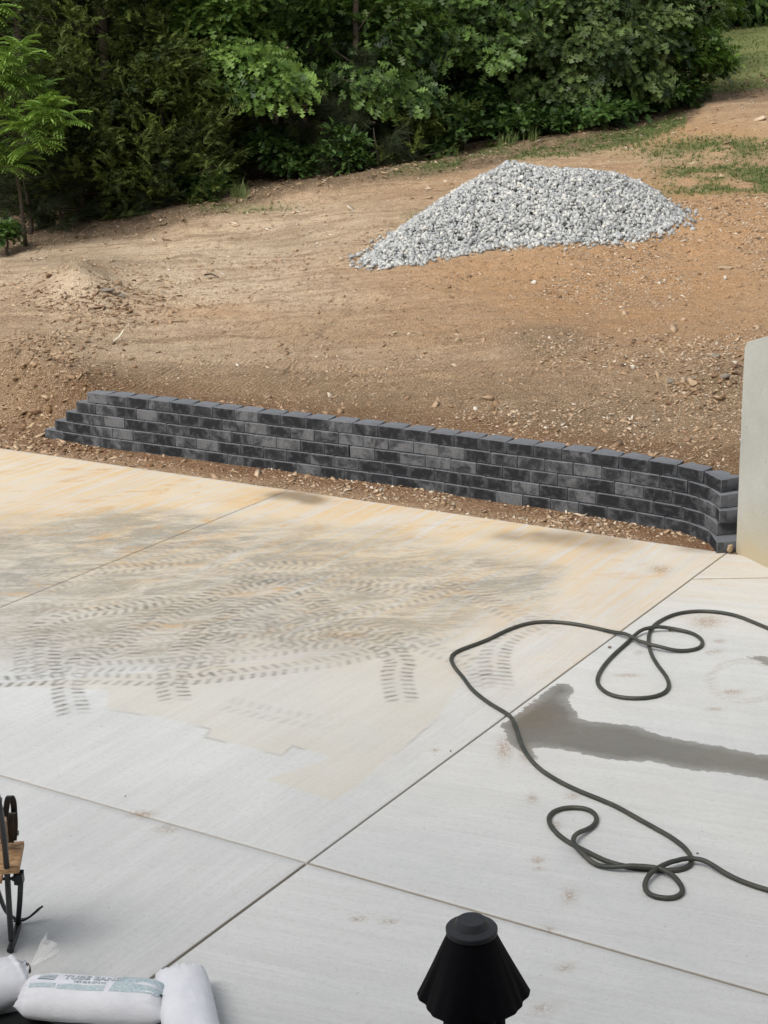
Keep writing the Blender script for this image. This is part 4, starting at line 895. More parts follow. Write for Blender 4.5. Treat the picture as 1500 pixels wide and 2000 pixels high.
def pleated(r0, r1, z0, z1, n, amp, curve, scal, seed, pw=1.0, ph=.6):
    V = []; nu, nv = 26, 240
    for i in range(nu):
        s_ = i / (nu - 1)
        for j in range(nv):
            q = 2 * math.pi * j / nv; r_ = r0 + (r1 - r0) * s_ ** curve; c_ = math.cos(n * (q - ph))
            r_ *= 1 + amp * s_ ** pw * (c_ * .45 + .35 * math.sin(3 * q + seed + 1.1 * s_) - .55 * max(0, math.sin(5 * q + 2.1 * seed + .5 * s_)) ** 3 + .10 * math.sin(19 * q + 3 * math.sin(2 * q)))
            z = z0 + (z1 - z0) * s_ + scal * s_ ** 3 * (.5 - .5 * c_) * -(1) + .25 * scal * s_ ** 3 * math.sin(3 * q + seed)
            V.append((r_ * math.cos(q), r_ * math.sin(q), z))
    idx = np.arange(nu * nv).reshape(nu, nv); nx_ = np.roll(idx, -1, 1); F = np.stack([idx[:-1], nx_[:-1], nx_[1:], idx[1:]], -1).reshape(-1, 4); return np.array(V), F
V, F = pleated(43 * e, 104 * e, zt_ - 14 * e, zt_ - 150 * e, 6, .095, 1.0, 3 * e, 1.2, ph=0.0)
link('vent', np_mesh('vent', V, F, True), M_cloth, um)
V, F = pleated(44 * e, 70 * e, zt_ - 40 * e, zt_ - 1050 * e, 8, .22, .35, 30 * e, 2.2, .4); link('canopy', np_mesh('canopy', V, F, True), M_cloth, um)
link('pole', MB().tube([(0, 0, 0.03), (0, 0, zt_ - 12 * e)], .019, 16).mesh('pole', True), M_black, um)
link('foot', lathe([(.24, 0.002), (.24, .03), (.2, .05), (.03, .07), (.028, .3), (.002, .3)]).mesh('foot'), M_black, um)

# ---------------------------------------------------------------- iron and wood chair at the left edge
ch = empty('rocking_chair', tuple(at_z(20, 1850)), 'black iron frame rocking chair with wooden seat boards at the left edge', 'chair'); co = np.array(ch.location)
A = lambda *q: at_z(*q) - co
def bar(name, pts, r, sides=10, mt=None): return link(name, MB().tube(catmull([A(*q) for q in pts], 6), r, sides).mesh(name, True), mt or M_black, ch)
sx = np.array([1.0, -.05, 0])
bar('back_upright', [(-62, 1400, 1.1), (-25, 1490, .98), (-4, 1560, .84), (6, 1620, .66), (12, 1680, .48), (16, 1740, .32), (19, 1790, .17), (22, 1836, .05)], .0115)
bar('runner', [(20, 1857, .016), (23, 1846, .022), (30, 1826, .020), (36, 1804, .016), (41, 1775, .03), (46, 1748, .08)][:4], .0145)
def flat(name, pts, w_, th=.006): return link(name, MB().ribbon(catmull([A(*q) for q in pts], 6), sx * w_, th).mesh(name, False, .001), M_black, ch)
flat('front_leg', [(41, 1700, .40), (40, 1735, .31), (38, 1770, .17), (35, 1803, .03)], .021, .012)
flat('stretcher', [(-30, 1690, .42), (-6, 1735, .28), (8, 1772, .13), (22, 1790, .05), (38, 1798, .025)], .016, .01)
link('stretcher', MB().ribbon(catmull([A(*q) for q in [(30, 1797, .022), (44, 1797, .02), (58, 1791, .03), (70, 1781, .05), (80, 1772, .075)]], 6), np.array([.012, .02, 0]), .008).mesh('stretcher'), M_black, ch)
flat('armrest', [(9, 1604, .60), (10, 1598, .61), (12, 1580, .66), (15, 1562, .71), (18, 1556, .725), (22, 1556, .72), (26, 1566, .69), (28, 1590, .62), (29, 1615, .55), (27, 1641, .46)], .024)
flat('arm_scroll', [(24, 1588, .64), (21, 1592, .62), (20, 1612, .56), (21, 1645, .45)], .026)
bx0 = A(37, 1714, .37); mb = MB(); hx, hy, hz = .017, .02, .024
mb.add([(bx0[0] + i * hx, bx0[1] + j * hy, bx0[2] + k_ * hz) for k_ in (-1, 1) for i, j in ((-1, -1), (1, -1), (1, 1), (-1, 1))], [(3, 2, 1, 0), (4, 5, 6, 7), (0, 1, 5, 4), (1, 2, 6, 5), (2, 3, 7, 6), (3, 0, 4, 7)]); link('bearing_block', mb.mesh('bearing_block', bevel=.003), M_black, ch)
for q in [(33, 1627, .50), (25, 1716, .385), (0, 1563, .84)]:
    c_ = A(*q); link('bolt', MB().tube([c_ + [-.018, 0, 0], c_ + [-.003, 0, 0], c_ + [-.002, 0, 0], c_ + [.006, 0, 0]], [.006, .006, .0095, .0105], 10).mesh('bolt', False), M_black, ch)
link('cross_rod', MB().tube([A(-260, 1724, .385), A(25, 1716, .385)], .006, 8).mesh('cross_rod'), M_black, ch)
m, t, p, o = mat('varnished_wood'); ob = coords(t, scale=(3, 14, 10)); n_ = noise(t, ob, 4, 5, .65, 1.5)
L(t, ramp(t, n_, [(.35, (.17, .095, .045)), (.5, (.33, .20, .105)), (.66, (.44, .30, .17))]), p.inputs['Base Color']); p.inputs['Roughness'].default_value = .55; M_wood = m
def plank(name, px4, z, th):
    T = [A(a, b, z) for a, b in px4]; V = [q for q in T] + [q - np.array([0, 0, th]) for q in T]; mb = MB(); mb.add(V, [(0, 1, 2, 3), (7, 6, 5, 4), (0, 4, 5, 1), (1, 5, 6, 2), (2, 6, 7, 3), (3, 7, 4, 0)]); return link(name, mb.mesh(name, bevel=.002), M_wood, ch)
plank('seat_board', [(-330, 1662), (47, 1642), (37, 1696), (-330, 1718)], .44, .022)
plank('seat_board', [(-330, 1722), (6, 1699), (3, 1716), (-330, 1745)], .42, .022)
link('back_board', MB().ribbon([A(4, 1600, .64), A(9, 1644, .47)], (.03, 0, 0), .018).mesh('back_board'), M_wood, ch)
link('back_board', MB().ribbon([A(-120, 1440, 1.02), A(-70, 1640, .50)], (.09, 0, 0), .018).mesh('back_board'), M_wood, ch)
link('back_board', MB().ribbon([A(-220, 1440, 1.02), A(-170, 1645, .50)], (.09, 0, 0), .018).mesh('back_board'), M_wood, ch)
bar('back_upright', [(-420, 1420, 1.1), (-370, 1580, .84), (-350, 1700, .48), (-340, 1810, .17), (-338, 1856, .05)], .0115)
link('back_rail', MB().tube([A(-420, 1425, 1.09), A(-60, 1404, 1.09)], .0115, 8).mesh('back_rail', True), M_black, ch)

# ---------------------------------------------------------------- vegetation
def fan_leaf(out, zf=.10, droop=.18):
    """out: list of (x,y) on the right side alternating lobe/notch, from base to tip; mirrored"""
    ys_ = [0.0] + [y for i, (x, y) in enumerate(out) if i % 2 == 1] + [1.0]
    V = [(0, y, -droop * y * y) for y in ys_]; F = []; nm = len(V)
    for sgn in (1, -1):
        base = len(V); V += [(sgn * x, y, zf * x - droop * y * y) for x, y in out]
        prev = 0
        for i in range(0, len(out), 2):
            lobe = base + i; mi = i // 2; notch = base + i + 1 if i + 1 < len(out) else nm - 1
            f1 = (mi, lobe, notch); f2 = (mi, notch, mi + 1) if notch != nm - 1 else None
            for f in (f1, f2):
                if f: F.append(f if sgn > 0 else f[::-1])
            if i > 0: pass
    return np.array(V, float), np.array(F)
OAK = [fan_leaf([(.16, .16), (.07, .26), (.32, .42), (.10, .50), (.36, .66), (.12, .74), (.20, .90)]), fan_leaf([(.20, .18), (.08, .30), (.38, .50), (.10, .58), (.30, .80)], .2, .3), fan_leaf([(.12, .20), (.06, .28), (.28, .48), (.12, .56), (.40, .74), (.14, .80), (.16, .94)], -.05, .1)]
OVAL = [(np.array([(0, 0, 0), (.22, .35, .04), (.16, .75, 0), (0, 1, -.15), (-.16, .75, 0), (-.22, .35, .04), (0, .5, -.03)], float), np.array([(0, 1, 6), (1, 2, 6), (2, 3, 6), (3, 4, 6), (4, 5, 6), (5, 0, 6)]))]
BACKL = [(np.array([(0, 0, 0), (.34, .5, .06), (0, 1, -.15), (-.34, .5, .06)], float), np.array([(0, 1, 2), (0, 2, 3)]))]
def frames(dirv, nrm):
    y = dirv / (np.linalg.norm(dirv, axis=1)[:, None] + 1e-9); z = nrm - (nrm * y).sum(1)[:, None] * y; z /= np.linalg.norm(z, axis=1)[:, None] + 1e-9
    x = np.cross(y, z); return np.stack([x, y, z], -1)
def unit(v): return v / (np.linalg.norm(v, axis=-1, keepdims=True) + 1e-9)
def tree(name, label, base, blobs, mt, temps, leaf, nclump, nper, cl_r=.30, trunk_r=.07, tint0=.4, bark=True, cat='tree', group=None, seed=0, trunk_top=None, limb_frac=.3, lean=None):
    """blobs: (centre xyz, radii xyz, weight)"""
    r = np.random.default_rng(seed + 50); base = np.array(base, float)
    e = empty(name, tuple(base), label, cat, group)
    wts = np.array([b[2] for b in blobs], float); wts /= wts.sum(); ci = r.choice(len(blobs), nclump, p=wts)
    cen = np.array([b[0] for b in blobs]); rd = np.array([b[1] for b in blobs])
    d = unit(r.normal(size=(nclump, 3))); d[:, 2] = d[:, 2] * .9 + .05; d = unit(d)
    rr = r.uniform(.35, 1, nclump) ** .5 * (1 + .18 * (vn(d[:, 0] * 3 + ci, d[:, 1] * 3, seed) - .5) * 2)
    CC = cen[ci] + d * rd[ci] * rr[:, None]
    gz = ground_z(CC[:, 0], CC[:, 1], False); CC[:, 2] = np.maximum(CC[:, 2], gz + .08 + r.random(nclump) * .25)
    ax = (cen * wts[:, None]).sum(0); out = unit(CC - np.array([base[0], base[1], 0]) * [1, 1, 0] - [0, 0, ax[2] - .6] * np.array([0, 0, 1]))
    n = nclump * nper; k = np.repeat(np.arange(nclump), nper)
    csz = cl_r * r.uniform(.6, 1.35, nclump)
    o3 = unit(r.normal(size=(n, 3))) * (r.random(n) ** .45)[:, None]; up = np.array([0, 0, 1.0])
    cn = unit(out * .55 + up * .75 + .25 * r.normal(size=(nclump, 3)))        # clump disc normal
    h = (o3 * cn[k]).sum(1)[:, None]; o3 = o3 - h * cn[k] * .62
    P = CC[k] + o3 * csz[k][:, None]
    dv = unit(o3 * 1.0 + out[k] * .55 + r.normal(size=(n, 3)) * .35 + np.array([0, 0, -.38])); nv_ = unit(cn[k] + out[k] * .25 + r.normal(size=(n, 3)) * .38)
    R = frames(dv, nv_); scl = leaf * r.uniform(.6, 1.2, n); ct = r.normal(tint0 + .02, .28, nclump)
    ti = np.clip(ct[k] + r.normal(0, .15, n) + .12 * (o3 * cn[k]).sum(1), 0, 1)
    P[:, 2] = np.maximum(P[:, 2], np.repeat(gz, nper) + .03)
    V, F, T = scatter(temps, P - base, scl, R, ti, None, r); link('crown', np_mesh('crown', V, F, False, {'tint': T}), mt, e, 'stuff')
    if trunk_r:
        tt_ = np.array(trunk_top if trunk_top is not None else (ax[0], ax[1], ax[2] + .5 * rd[:, 2].max())); zz = np.linspace(0, 1, 9)
        wig = np.stack([np.sin(zz * 5 + seed), np.cos(zz * 4 + seed * 2), 0 * zz], -1) * .05 * (zz * (1.3 - zz))[:, None] * 2
        TP = base + (tt_ - base) * zz[:, None] + wig; TP[0, 2] -= .15
        tr_ = MB().tube(TP - base, trunk_r * (1 - .72 * zz) * np.r_[1.35, 1.08, np.ones(7)], 9).mesh('trunk', True); link('trunk', tr_, M_bark, e)
        lb = MB()
        for i in np.nonzero(r.random(nclump) < limb_frac)[0]:
            f = np.clip((CC[i, 2] - base[2]) / max(tt_[2] - base[2], .3) - r.uniform(.08, .3), .12, .95); s0 = base + (tt_ - base) * f
            m1 = s0 * .45 + CC[i] * .55 + np.array([0, 0, .12]) + r.normal(size=3) * .07
            lb.tube([s0 - base, m1 - base, CC[i] - base], [trunk_r * .20, trunk_r * .12, trunk_r * .05], 4, False)
        if lb.v: link('branches', lb.mesh('branches', True), M_bark, e, 'stuff')
    return e
def PB(px, py, Y, rx, rz, ry=None, w=1):   # blob at picture position px,py and distance Y; radii rx, rz in picture units
    s = Y / FOC; return (at_Y(px, py, Y), (rx * s, (ry if ry is not None else rx * .85) * s, rz * s), w)
def gbase(px, Y):
    p = at_Y(px, 300, Y); return (p[0], p[1], float(ground_z(np.array([p[0]]), np.array([p[1]]))[0]))

TB = 'trees at the wood edge'
# young bright oak, centre left
tree('young_oak', 'young oak with bright green lobed leaves over a dark gap in the wood edge', gbase(447, 25.6), [PB(430, 125, 24.6, 115, 42, 90, 3), PB(395, 40, 24.8, 62, 55, 60, 1.6), PB(520, 165, 24.3, 78, 30, 60, 1.6), PB(350, 120, 24.4, 50, 26, 50, .8), PB(460, -60, 25, 120, 90, 110, 2), PB(470, 60, 25.2, 80, 50, 80, .9)], M_maple, OAK, .165, 210, 30, .25, .135, .48, seed=1, trunk_top=at_Y(440, -60, 25.4), group=TB)
tree('slender_oak', 'slender straight oak trunk with layered dark green leaves left of the middle gap', gbase(703, 25.3), [PB(590, 30, 25.8, 110, 50, 110, 2), PB(625, 125, 25.6, 60, 40, 70, 1), PB(790, 60, 25.4, 90, 70, 90, 2), PB(740, 165, 24.9, 80, 32, 60, 1.5), PB(800, 190, 24.6, 55, 22, 45, .8), PB(610, 160, 25.4, 60, 24, 50, .7), PB(700, -90, 26, 260, 100, 170, 4)], M_oak, OAK, .18, 220, 28, .27, .085, .36, seed=2, limb_frac=.06, trunk_top=at_Y(698, -160, 25.4), group=TB)
tree('spreading_oak', 'spreading oak with long layered leafy limbs over the dark hollow near the gravel heap', gbase(925, 27.2), [PB(880, 70, 26, 120, 45, 90, 2), PB(940, 30, 26, 110, 50, 90, 2), PB(955, 95, 25.6, 60, 30, 50, 1), PB(850, 105, 25.6, 60, 24, 50, .8), PB(880, -90, 26.4, 200, 100, 150, 3)], M_oak, OAK, .19, 150, 28, .27, .12, .45, seed=3, trunk_top=at_Y(920, -160, 27), group=TB)
tree('white_oak', 'large full white oak with grey green leaves at the right end of the wood edge', gbase(1150, 28.0), [PB(1110, 60, 26.6, 150, 110, 130, 4), PB(1230, 70, 27.0, 110, 95, 110, 2.6), PB(1020, 20, 26.4, 90, 80, 80, 1.5), PB(1330, 20, 27.6, 90, 55, 80, 1.6), PB(1080, 170, 26.3, 100, 60, 80, 1.6), PB(1200, 150, 26.6, 100, 50, 80, 1.4), PB(1180, -120, 27.5, 260, 120, 200, 4)], M_oak2, OAK, .17, 370, 30, .25, .20, .46, seed=4, trunk_top=at_Y(1150, -200, 28), group=TB)
tree('leaning_oak', 'green leafy limb hanging out over the mown lawn at the right', gbase(1262, 27.6), [PB(1290, 85, 27.2, 70, 45, 60, 2), PB(1370, 95, 27.3, 55, 32, 45, 1.6), PB(1400, 118, 27.2, 34, 20, 30, .9), PB(1395, 10, 28, 50, 40, 50, 1.2), PB(1250, 170, 27.2, 70, 40, 60, 1.3)], M_maple, OAK, .15, 130, 28, .24, .09, .22, seed=5, trunk_top=at_Y(1330, 20, 27.6), group=TB)
# low leafy shrubs
SG = 'shrubs under the wood edge'
shr = [(660, 285, 24.4, 42, 34, 'round light green shrub beside a small pine in the middle of the wood edge', .5), (535, 285, 24.8, 45, 40, 'dark leafy shrub under the young oak', .35), (575, 325, 24.6, 28, 18, 'low leafy shrub at the foot of the dark gap', .4),
       (690, 322, 24.3, 22, 16, 'tiny bright shrub at the dirt edge below the small pines', .5), (385, 365, 23.7, 34, 20, 'low leafy shrub in front of the cedars near the berm', .45), (870, 240, 25.2, 62, 36, 'leafy shrub beneath the spreading oak', .45),
       (845, 300, 24.9, 26, 15, 'small bright shrub left of the grassy verge', .5), (930, 195, 26.0, 60, 48, 'tall leafy shrub behind the verge under the spreading oak', .35), (1010, 240, 25.6, 45, 40, 'rounded shrub left of a dark gap in the undergrowth', .42),
       (1065, 245, 25.8, 50, 34, 'spreading shrub low beneath the white oak', .4), (1150, 225, 26.0, 72, 38, 'broad bushy shrub right of the middle under the white oak', .45), (1215, 215, 26.2, 40, 28, 'shrub with drooping leaves at the lower right of the white oak', .5),
       (1290, 185, 27.0, 68, 38, 'dense dark shrub at the right end of the wood edge', .35), (1345, 185, 27.3, 30, 22, 'small round shrub against the lawn', .4), (1000, 170, 26.6, 70, 55, 'dark shrub in the shade behind the white oak limbs', .25), (770, 250, 25.6, 55, 40, 'dark shrub in the hollow between the two oaks', .25),
       (2, 462, 22.0, 13, 9, 'little pale shrub at the far left dirt edge', .5)]
for i, (px, py, Y, rx, rz, lb, ti) in enumerate(shr):
    tree('shrub', lb, hit(px, min(py + rz + 4, 470)) if False else gbase(px, Y), [PB(px, py, Y, rx, rz, rx, 1)], M_shrub, OAK if i % 3 else OVAL, .13, int(12 + rx * rz / 50), 24, .2, .022, ti, cat='shrub', group=SG, seed=20 + i, limb_frac=.7)

# cedars
def spray_template(seed, n=9):
    r = np.random.default_rng(seed); V = []; F = []
    def blade(p, d, l, w_):
        d = d / np.linalg.norm(d); s_ = np.cross(d, r.normal(size=3)); s_ /= np.linalg.norm(s_); b = len(V)
        V.extend([p - s_ * w_, p + s_ * w_, p + d * l]); F.append((b, b + 1, b + 2))
    for i in range(n):
        y = i / n; p = np.array([0, y, .08 * math.sin(3 * y)])
        for sg in (1, -1): blade(p, np.array([sg * .8, .75, r.uniform(-.35, .35)]), (.34 * (1.15 - y)), .045)
    blade(np.zeros(3), np.array([0, 1, .05]), 1.1, .03); return np.array(V), np.array(F)
SPR = [spray_template(i) for i in range(3)]
def cedar(label, base, H_, R_, n, seed, name='cedar', mt=M_cedar, sl=.26, tint0=.4, temps=SPR, group='cedars along the left wood edge', lowest=.02, cat='cedar'):
    r = np.random.default_rng(seed); base = np.array(base, float); e = empty(name, tuple(base), label, cat, group)
    nb = max(6, n // 26); hb = r.uniform(lowest, .97, nb) ** 1.0; az = r.uniform(0, 6.283, nb); Lb = R_ * (1 - hb) ** .62 * r.uniform(.6, 1.15, nb) + .08
    kk = r.integers(0, nb, n); s_ = r.uniform(.25, 1, n) ** .7; el = r.uniform(.05, .5, nb)
    dr = np.stack([np.cos(az), np.sin(az), 0 * az], -1); P = dr[kk] * (Lb[kk] * s_)[:, None]; P[:, 2] = hb[kk] * H_ + Lb[kk] * s_ * np.tan(el[kk]) * .8 - .18 * Lb[kk] * np.sin(s_ * 3)
    P += r.normal(size=(n, 3)) * np.array([.10, .10, .07]) * (R_ / 1.4); P[:, 2] = np.maximum(P[:, 2], .04)
    dv = unit(dr[kk] + r.normal(size=(n, 3)) * .55 + np.array([0, 0, .28])); nv_ = unit(np.array([0, 0, 1.]) + r.normal(size=(n, 3)) * .6)
    ct = r.normal(tint0, .24, nb); V, F, T = scatter(temps, P, sl * r.uniform(.55, 1.3, n), frames(dv, nv_), np.clip(ct[kk] + r.normal(0, .16, n), 0, 1), None, r)
    link('crown', np_mesh('crown', V, F, False, {'tint': T}), mt, e, 'stuff'); zz = np.linspace(0, 1, 6)
    link('trunk', MB().tube(np.stack([.03 * np.sin(zz * 5), .03 * np.cos(zz * 4), H_ * zz * .97 - .1], -1), (.02 + .022 * H_ ** .8) * (1.02 - .9 * zz), 7).mesh('trunk', True), M_bark, e)
    lb = MB()
    for j in range(0, nb, 2): lb.tube([(0, 0, hb[j] * H_), dr[j] * Lb[j] * .9 + np.array([0, 0, hb[j] * H_ + Lb[j] * .9 * math.tan(el[j]) * .7])], [.016, .004], 3, False)
    link('branches', lb.mesh('branches'), M_bark, e, 'stuff'); return e
def gb(px, py): p = hit(px, py); return tuple(p)
cedar('tall olive cedar filling the left of the wood edge', gbase(215, 24.2), 6.6, 1.65, 6200, 1)
cedar('tall dark cedar behind the compound leaved sapling at the far left', gbase(55, 24.8), 6.4, 1.5, 3600, 2, tint0=.25)
cedar('broad low cedar right of the tall olive one', gbase(318, 24.0), 2.6, 1.25, 2800, 3, tint0=.5)
cedar('bronze tinted low cedar under the young oak', gbase(375, 24.4), 2.1, .72, 1700, 4, tint0=.55)
cedar('dark upright cedar between the tall cedar and the young oak', gbase(305, 25.8), 7.0, 1.5, 3200, 5, tint0=.22)
cedar('shadowed tall cedar behind the young oak', gbase(400, 28.0), 7.0, 1.7, 2500, 6, tint0=.15)
cedar('small bushy cedar in front of the tall olive one', gbase(150, 23.4), 1.7, .9, 1500, 7, tint0=.32)
cedar('low cedar seedling at the verge below the spreading oak', gbase(905, 25.2), .75, .5, 420, 8, sl=.16, tint0=.5)
cedar('low bright cedar seedling at the dirt edge near the gravel heap', gbase(800, 24.7), .7, .7, 520, 9, sl=.18, tint0=.55)
cedar('dark pointed cedar tip in front of the lawn', gbase(1335, 27.6), .95, .35, 300, 10, sl=.15, tint0=.2)
# pines
def tuft_template(seed):
    r = np.random.default_rng(seed); V = []; F = []
    for i in range(14):
        d = unit(np.array([r.normal() * .55, 1, r.normal() * .55])); s_ = unit(np.cross(d, r.normal(size=3))); p = np.array([0, r.uniform(0, .35), 0]); b = len(V)
        V += [p - s_ * .014, p + s_ * .014, p + d * r.uniform(.6, 1)]; F.append((b, b + 1, b + 2))
    return np.array(V), np.array(F)
TUF = [tuft_template(i) for i in range(3)]
PG = 'small pines at the wood edge'
for i, (px, Y, H_, R_, n, lb) in enumerate([(45, 22.9, 1.15, .55, 420, 'small pine with long needles at the bottom left wood edge'), (105, 23.1, .85, .45, 300, 'smaller pine right of the first at the bottom left'), (588, 25.2, 1.9, .45, 500, 'thin dark pine left of the round light green shrub'),
        (700, 24.9, 1.6, .5, 520, 'bushy pine right of the round light green shrub'), (270, 23.6, .95, .45, 320, 'little grey green pine in front of the cedars'), (735, 24.6, .7, .5, 360, 'low spreading pine at the dirt edge'), (775, 24.9, 1.2, .4, 300, 'narrow olive pine in the dark hollow between the oaks'), (650, 24.5, .6, .4, 220, 'tiny pine between the small shrubs at the dirt edge')]):
    cedar(lb, gbase(px, Y), H_, R_, n, 60 + i, 'pine', M_pine, .24, .4, TUF, PG, cat='pine')

# compound leaved sapling at the far left: fronds are parts
def frond_mesh(seed):
    r = np.random.default_rng(seed); V = []; F = []
    for i in range(10):
        y = .12 + .86 * i / 9; z = .10 * math.sin(y * 2.2) - .42 * y * y
        for sg in (1, -1):
            b = len(V); l = .31 * (1.1 - .55 * abs(y - .45)); a = np.array([0, y, z]); d = np.array([sg * .9, .42, -.40 + r.uniform(-.1, .1)]); d /= np.linalg.norm(d); s_ = np.array([0, .050, .0])
            m_ = a + d * l * .45; V += [a, m_ + s_ + [0, 0, .01], a + d * l, m_ - s_ + [0, 0, .01]]; F += [(b, b + 1, b + 2), (b, b + 2, b + 3)]
    b = len(V); V += [np.array([0, .98, -.22]), np.array([.03, 1.05, -.28]), np.array([0, 1.18, -.42]), np.array([-.03, 1.05, -.28])]; F += [(b, b + 1, b + 2), (b, b + 2, b + 3)]
    for i in range(5):
        y0, y1 = i / 5, (i + 1) / 5; z = lambda y: .10 * math.sin(y * 2.2) - .42 * y * y; b = len(V); V += [np.array([-.007, y0, z(y0)]), np.array([.007, y0, z(y0)]), np.array([.005, y1, z(y1)]), np.array([-.005, y1, z(y1)])]; F += [(b, b + 1, b + 2), (b, b + 2, b + 3)]
    me = np_mesh('frond', np.array(V), np.array(F), False, {'tint': np.full(len(V), [.3, .55, .85, .1][seed % 4])}); me.materials.append(M_walnut); return me
FR = [frond_mesh(i) for i in range(4)]
wb = np.array(gbase(35, 22.4)); wal = empty('compound_leaf_sapling', tuple(wb), 'bright yellow green sapling with long feather like leaves at the left edge', 'sapling')
heads = [(40, 92, 22.0, 9, .30), (-5, 150, 22.0, 16, .36), (35, 165, 22.1, 10, .34), (80, 170, 22.5, 6, .3), (95, 215, 21.7, 17, .36), (50, 250, 21.7, 13, .34), (120, 235, 21.7, 12, .33), (70, 285, 21.7, 10, .32), (0, 215, 21.9, 12, .36), (-60, 120, 22.0, 16, .4), (-70, 230, 22.0, 14, .4), (-40, 20, 22.2, 14, .4), (-10, 290, 22.1, 14, .34), (20, 320, 22.0, 10, .34), (30, 120, 21.9, 9, .36), (-90, -60, 22.3, 16, .4)]
stem = MB(); ptr = wb + np.array([0, 0, .1]); tp = np.array(at_Y(-20, 60, 22.3)); stem2 = catmull([wb, wb * .6 + tp * .4 + [.05, 0, 0], tp], 5); link('trunk', MB().tube(stem2 - wb, np.linspace(.030, .012, len(stem2)), 6).mesh('trunk', True), M_bark, wal)
rr_ = np.random.default_rng(5)
for hx_, hy_, hY, nn, ll in heads:
    c_ = np.array(at_Y(hx_, hy_, hY)); s0 = stem2[int(len(stem2) * .55)] if hy_ > 120 else stem2[-3]; stem.tube([s0 - wb, (s0 + c_) / 2 - wb + [0, 0, .05], c_ - wb], [.012, .009, .006], 5, False)
    for j in range(int(nn * 1.9)):
        az = rr_.uniform(-3.6, .5) if rr_.random() < .8 else rr_.uniform(0, 6.28); el = rr_.uniform(-.25, .75); d = np.array([math.cos(az) * math.cos(el), math.sin(az) * math.cos(el), math.sin(el)])
        Rm = frames(d[None], np.array([[0, 0, 1.0]]) + rr_.normal(size=(1, 3)) * .2)[0]; q = c_ + rr_.normal(size=3) * .035
        ki = 3 if hy_ > 160 and hx_ in (80,) else int(rr_.integers(0, 3)); o = link('frond', FR[ki], None, wal)
        o.matrix_local = Matrix.Translation(tuple(q - wb)) @ Matrix(Rm.tolist()).to_4x4() @ Matrix.Scale(ll * float(rr_.uniform(.8, 1.15)), 4)
link('branches', stem.mesh('branches', True), M_bark, wal, 'stuff')

# trees further into the wood
WG = 'trees deeper in the wood'
deep = [(-120, 28.5, 'left edge, dark broad tree behind the cedars'), (90, 30.0, ''), (330, 31.0, ''), (520, 29.0, ''), (620, 32.0, ''), (800, 29.5, ''), (860, 33, ''), (985, 30, ''), (1080, 32, ''), (1180, 31, ''), (-350, 26, ''), (180, 34, ''), (700, 36, ''), (1130, 36, ''), (450, 36, '')]
dl = ['dark broad tree beyond the left frame edge behind the cedars', 'shadowed tree behind the far left cedar', 'shadowed tree showing above the low cedars', 'dark tree directly behind the young oak gap', 'dim tree deep behind the slender oak', 'dark tree filling the hollow between the two oaks', 'dim tree deep behind the spreading oak', 'shadowed tree left behind the white oak', 'dim tree deep behind the white oak', 'dark tree behind the right part of the white oak', 'broad tree beyond the left edge beside the sapling', 'faint tree deepest behind the tall olive cedar', 'faint tree deepest behind the slender oak', 'faint tree deepest behind the right side of the white oak', 'faint tree deepest behind the young oak']
for i, (px, Y, _) in enumerate(deep):
    b = gbase(px, Y); bx, by, bz = b; hh_ = 5.5 + (i * 37 % 10) * .2; lo = 1.1 if i % 2 else .5
    tree('wood_tree', dl[i], b, [((bx, by, bz + hh_ * .62), (1.9, 1.7, hh_ * .38), 3), ((bx + .5, by - .4, bz + lo + .9), (1.5, 1.3, .9), .25 if i in (3, 5, 4, 12) else 1.2)], M_oak, BACKL, .20, 150, 26, .42, .10 + .03 * (i % 3), .22, seed=80 + i, group=WG, limb_frac=.25)
# tall thin trunks seen in the gaps
for i, (px, Y, h_, r_, lb) in enumerate([(548, 27.0, 5.5, .05, 'thin bare trunk in the dark gap right of the young oak'), (955, 27.0, 5.5, .045, 'thin bare trunk left of its twin in the gap beside the white oak'), (975, 27.3, 5.5, .04, 'thin bare trunk right of its twin in the gap beside the white oak'), (1195, 27.8, 5, .05, 'thin bare trunk low under the right side of the white oak')]):
    b = np.array(gbase(px, Y)); zz = np.linspace(0, 1, 7); e_ = empty('thin_trunk', tuple(b), lb, 'tree trunk', 'thin trunks in the gaps')
    link('trunk', MB().tube(np.stack([.08 * np.sin(zz * 3 + i), .05 * np.cos(zz * 4), h_ * zz - .1], -1), r_ * (1 - .5 * zz), 7).mesh('trunk', True), M_bark, e_)
# far wood and undergrowth as one mass
N = 26000; x = rng.uniform(-26, 9, N); y = rng.uniform(34, 50, N) + np.clip(x, 0, 9) * .6; z = ground_z(x, y, False) + rng.random(N) ** .8 * 9.5
P = np.stack([x, y, z], -1); P = P[chart(P)[0] < 1290]; N = len(P); V, F, T = scatter(BACKL, P, rng.uniform(.35, .7, N), rot_mats(N, rng, .9), np.clip(rng.normal(.15, .15, N), 0, 1)); link('far_woods', np_mesh('far_woods', V, F, False, {'tint': T}), M_oak, None, 'stuff')
N = 16000; x = rng.uniform(-10, 8, N); y = np.interp(x, [-8, -5, 0, 3, 8], [24.5, 24.7, 26.2, 27.2, 29.5]) + rng.random(N) ** 1.1 * 8; z = ground_z(x, y, False) + rng.random(N) ** 1.7 * 1.5
P = np.stack([x, y, z], -1); P = P[(chart(P)[0] < 1325) & (rng.random(N) < np.interp(chart(P)[0], [0, 450, 540, 650, 690, 730, 800, 860, 1400], [1, 1, .12, .12, 1, .15, .15, 1, 1]))]; N = len(P); V, F, T = scatter(BACKL + OVAL, P, rng.uniform(.10, .2, N), rot_mats(N, rng, .9), np.clip(rng.normal(.25, .2, N), 0, 1)); link('undergrowth', np_mesh('undergrowth', V, F, False, {'tint': T}), M_shrub, None, 'stuff')
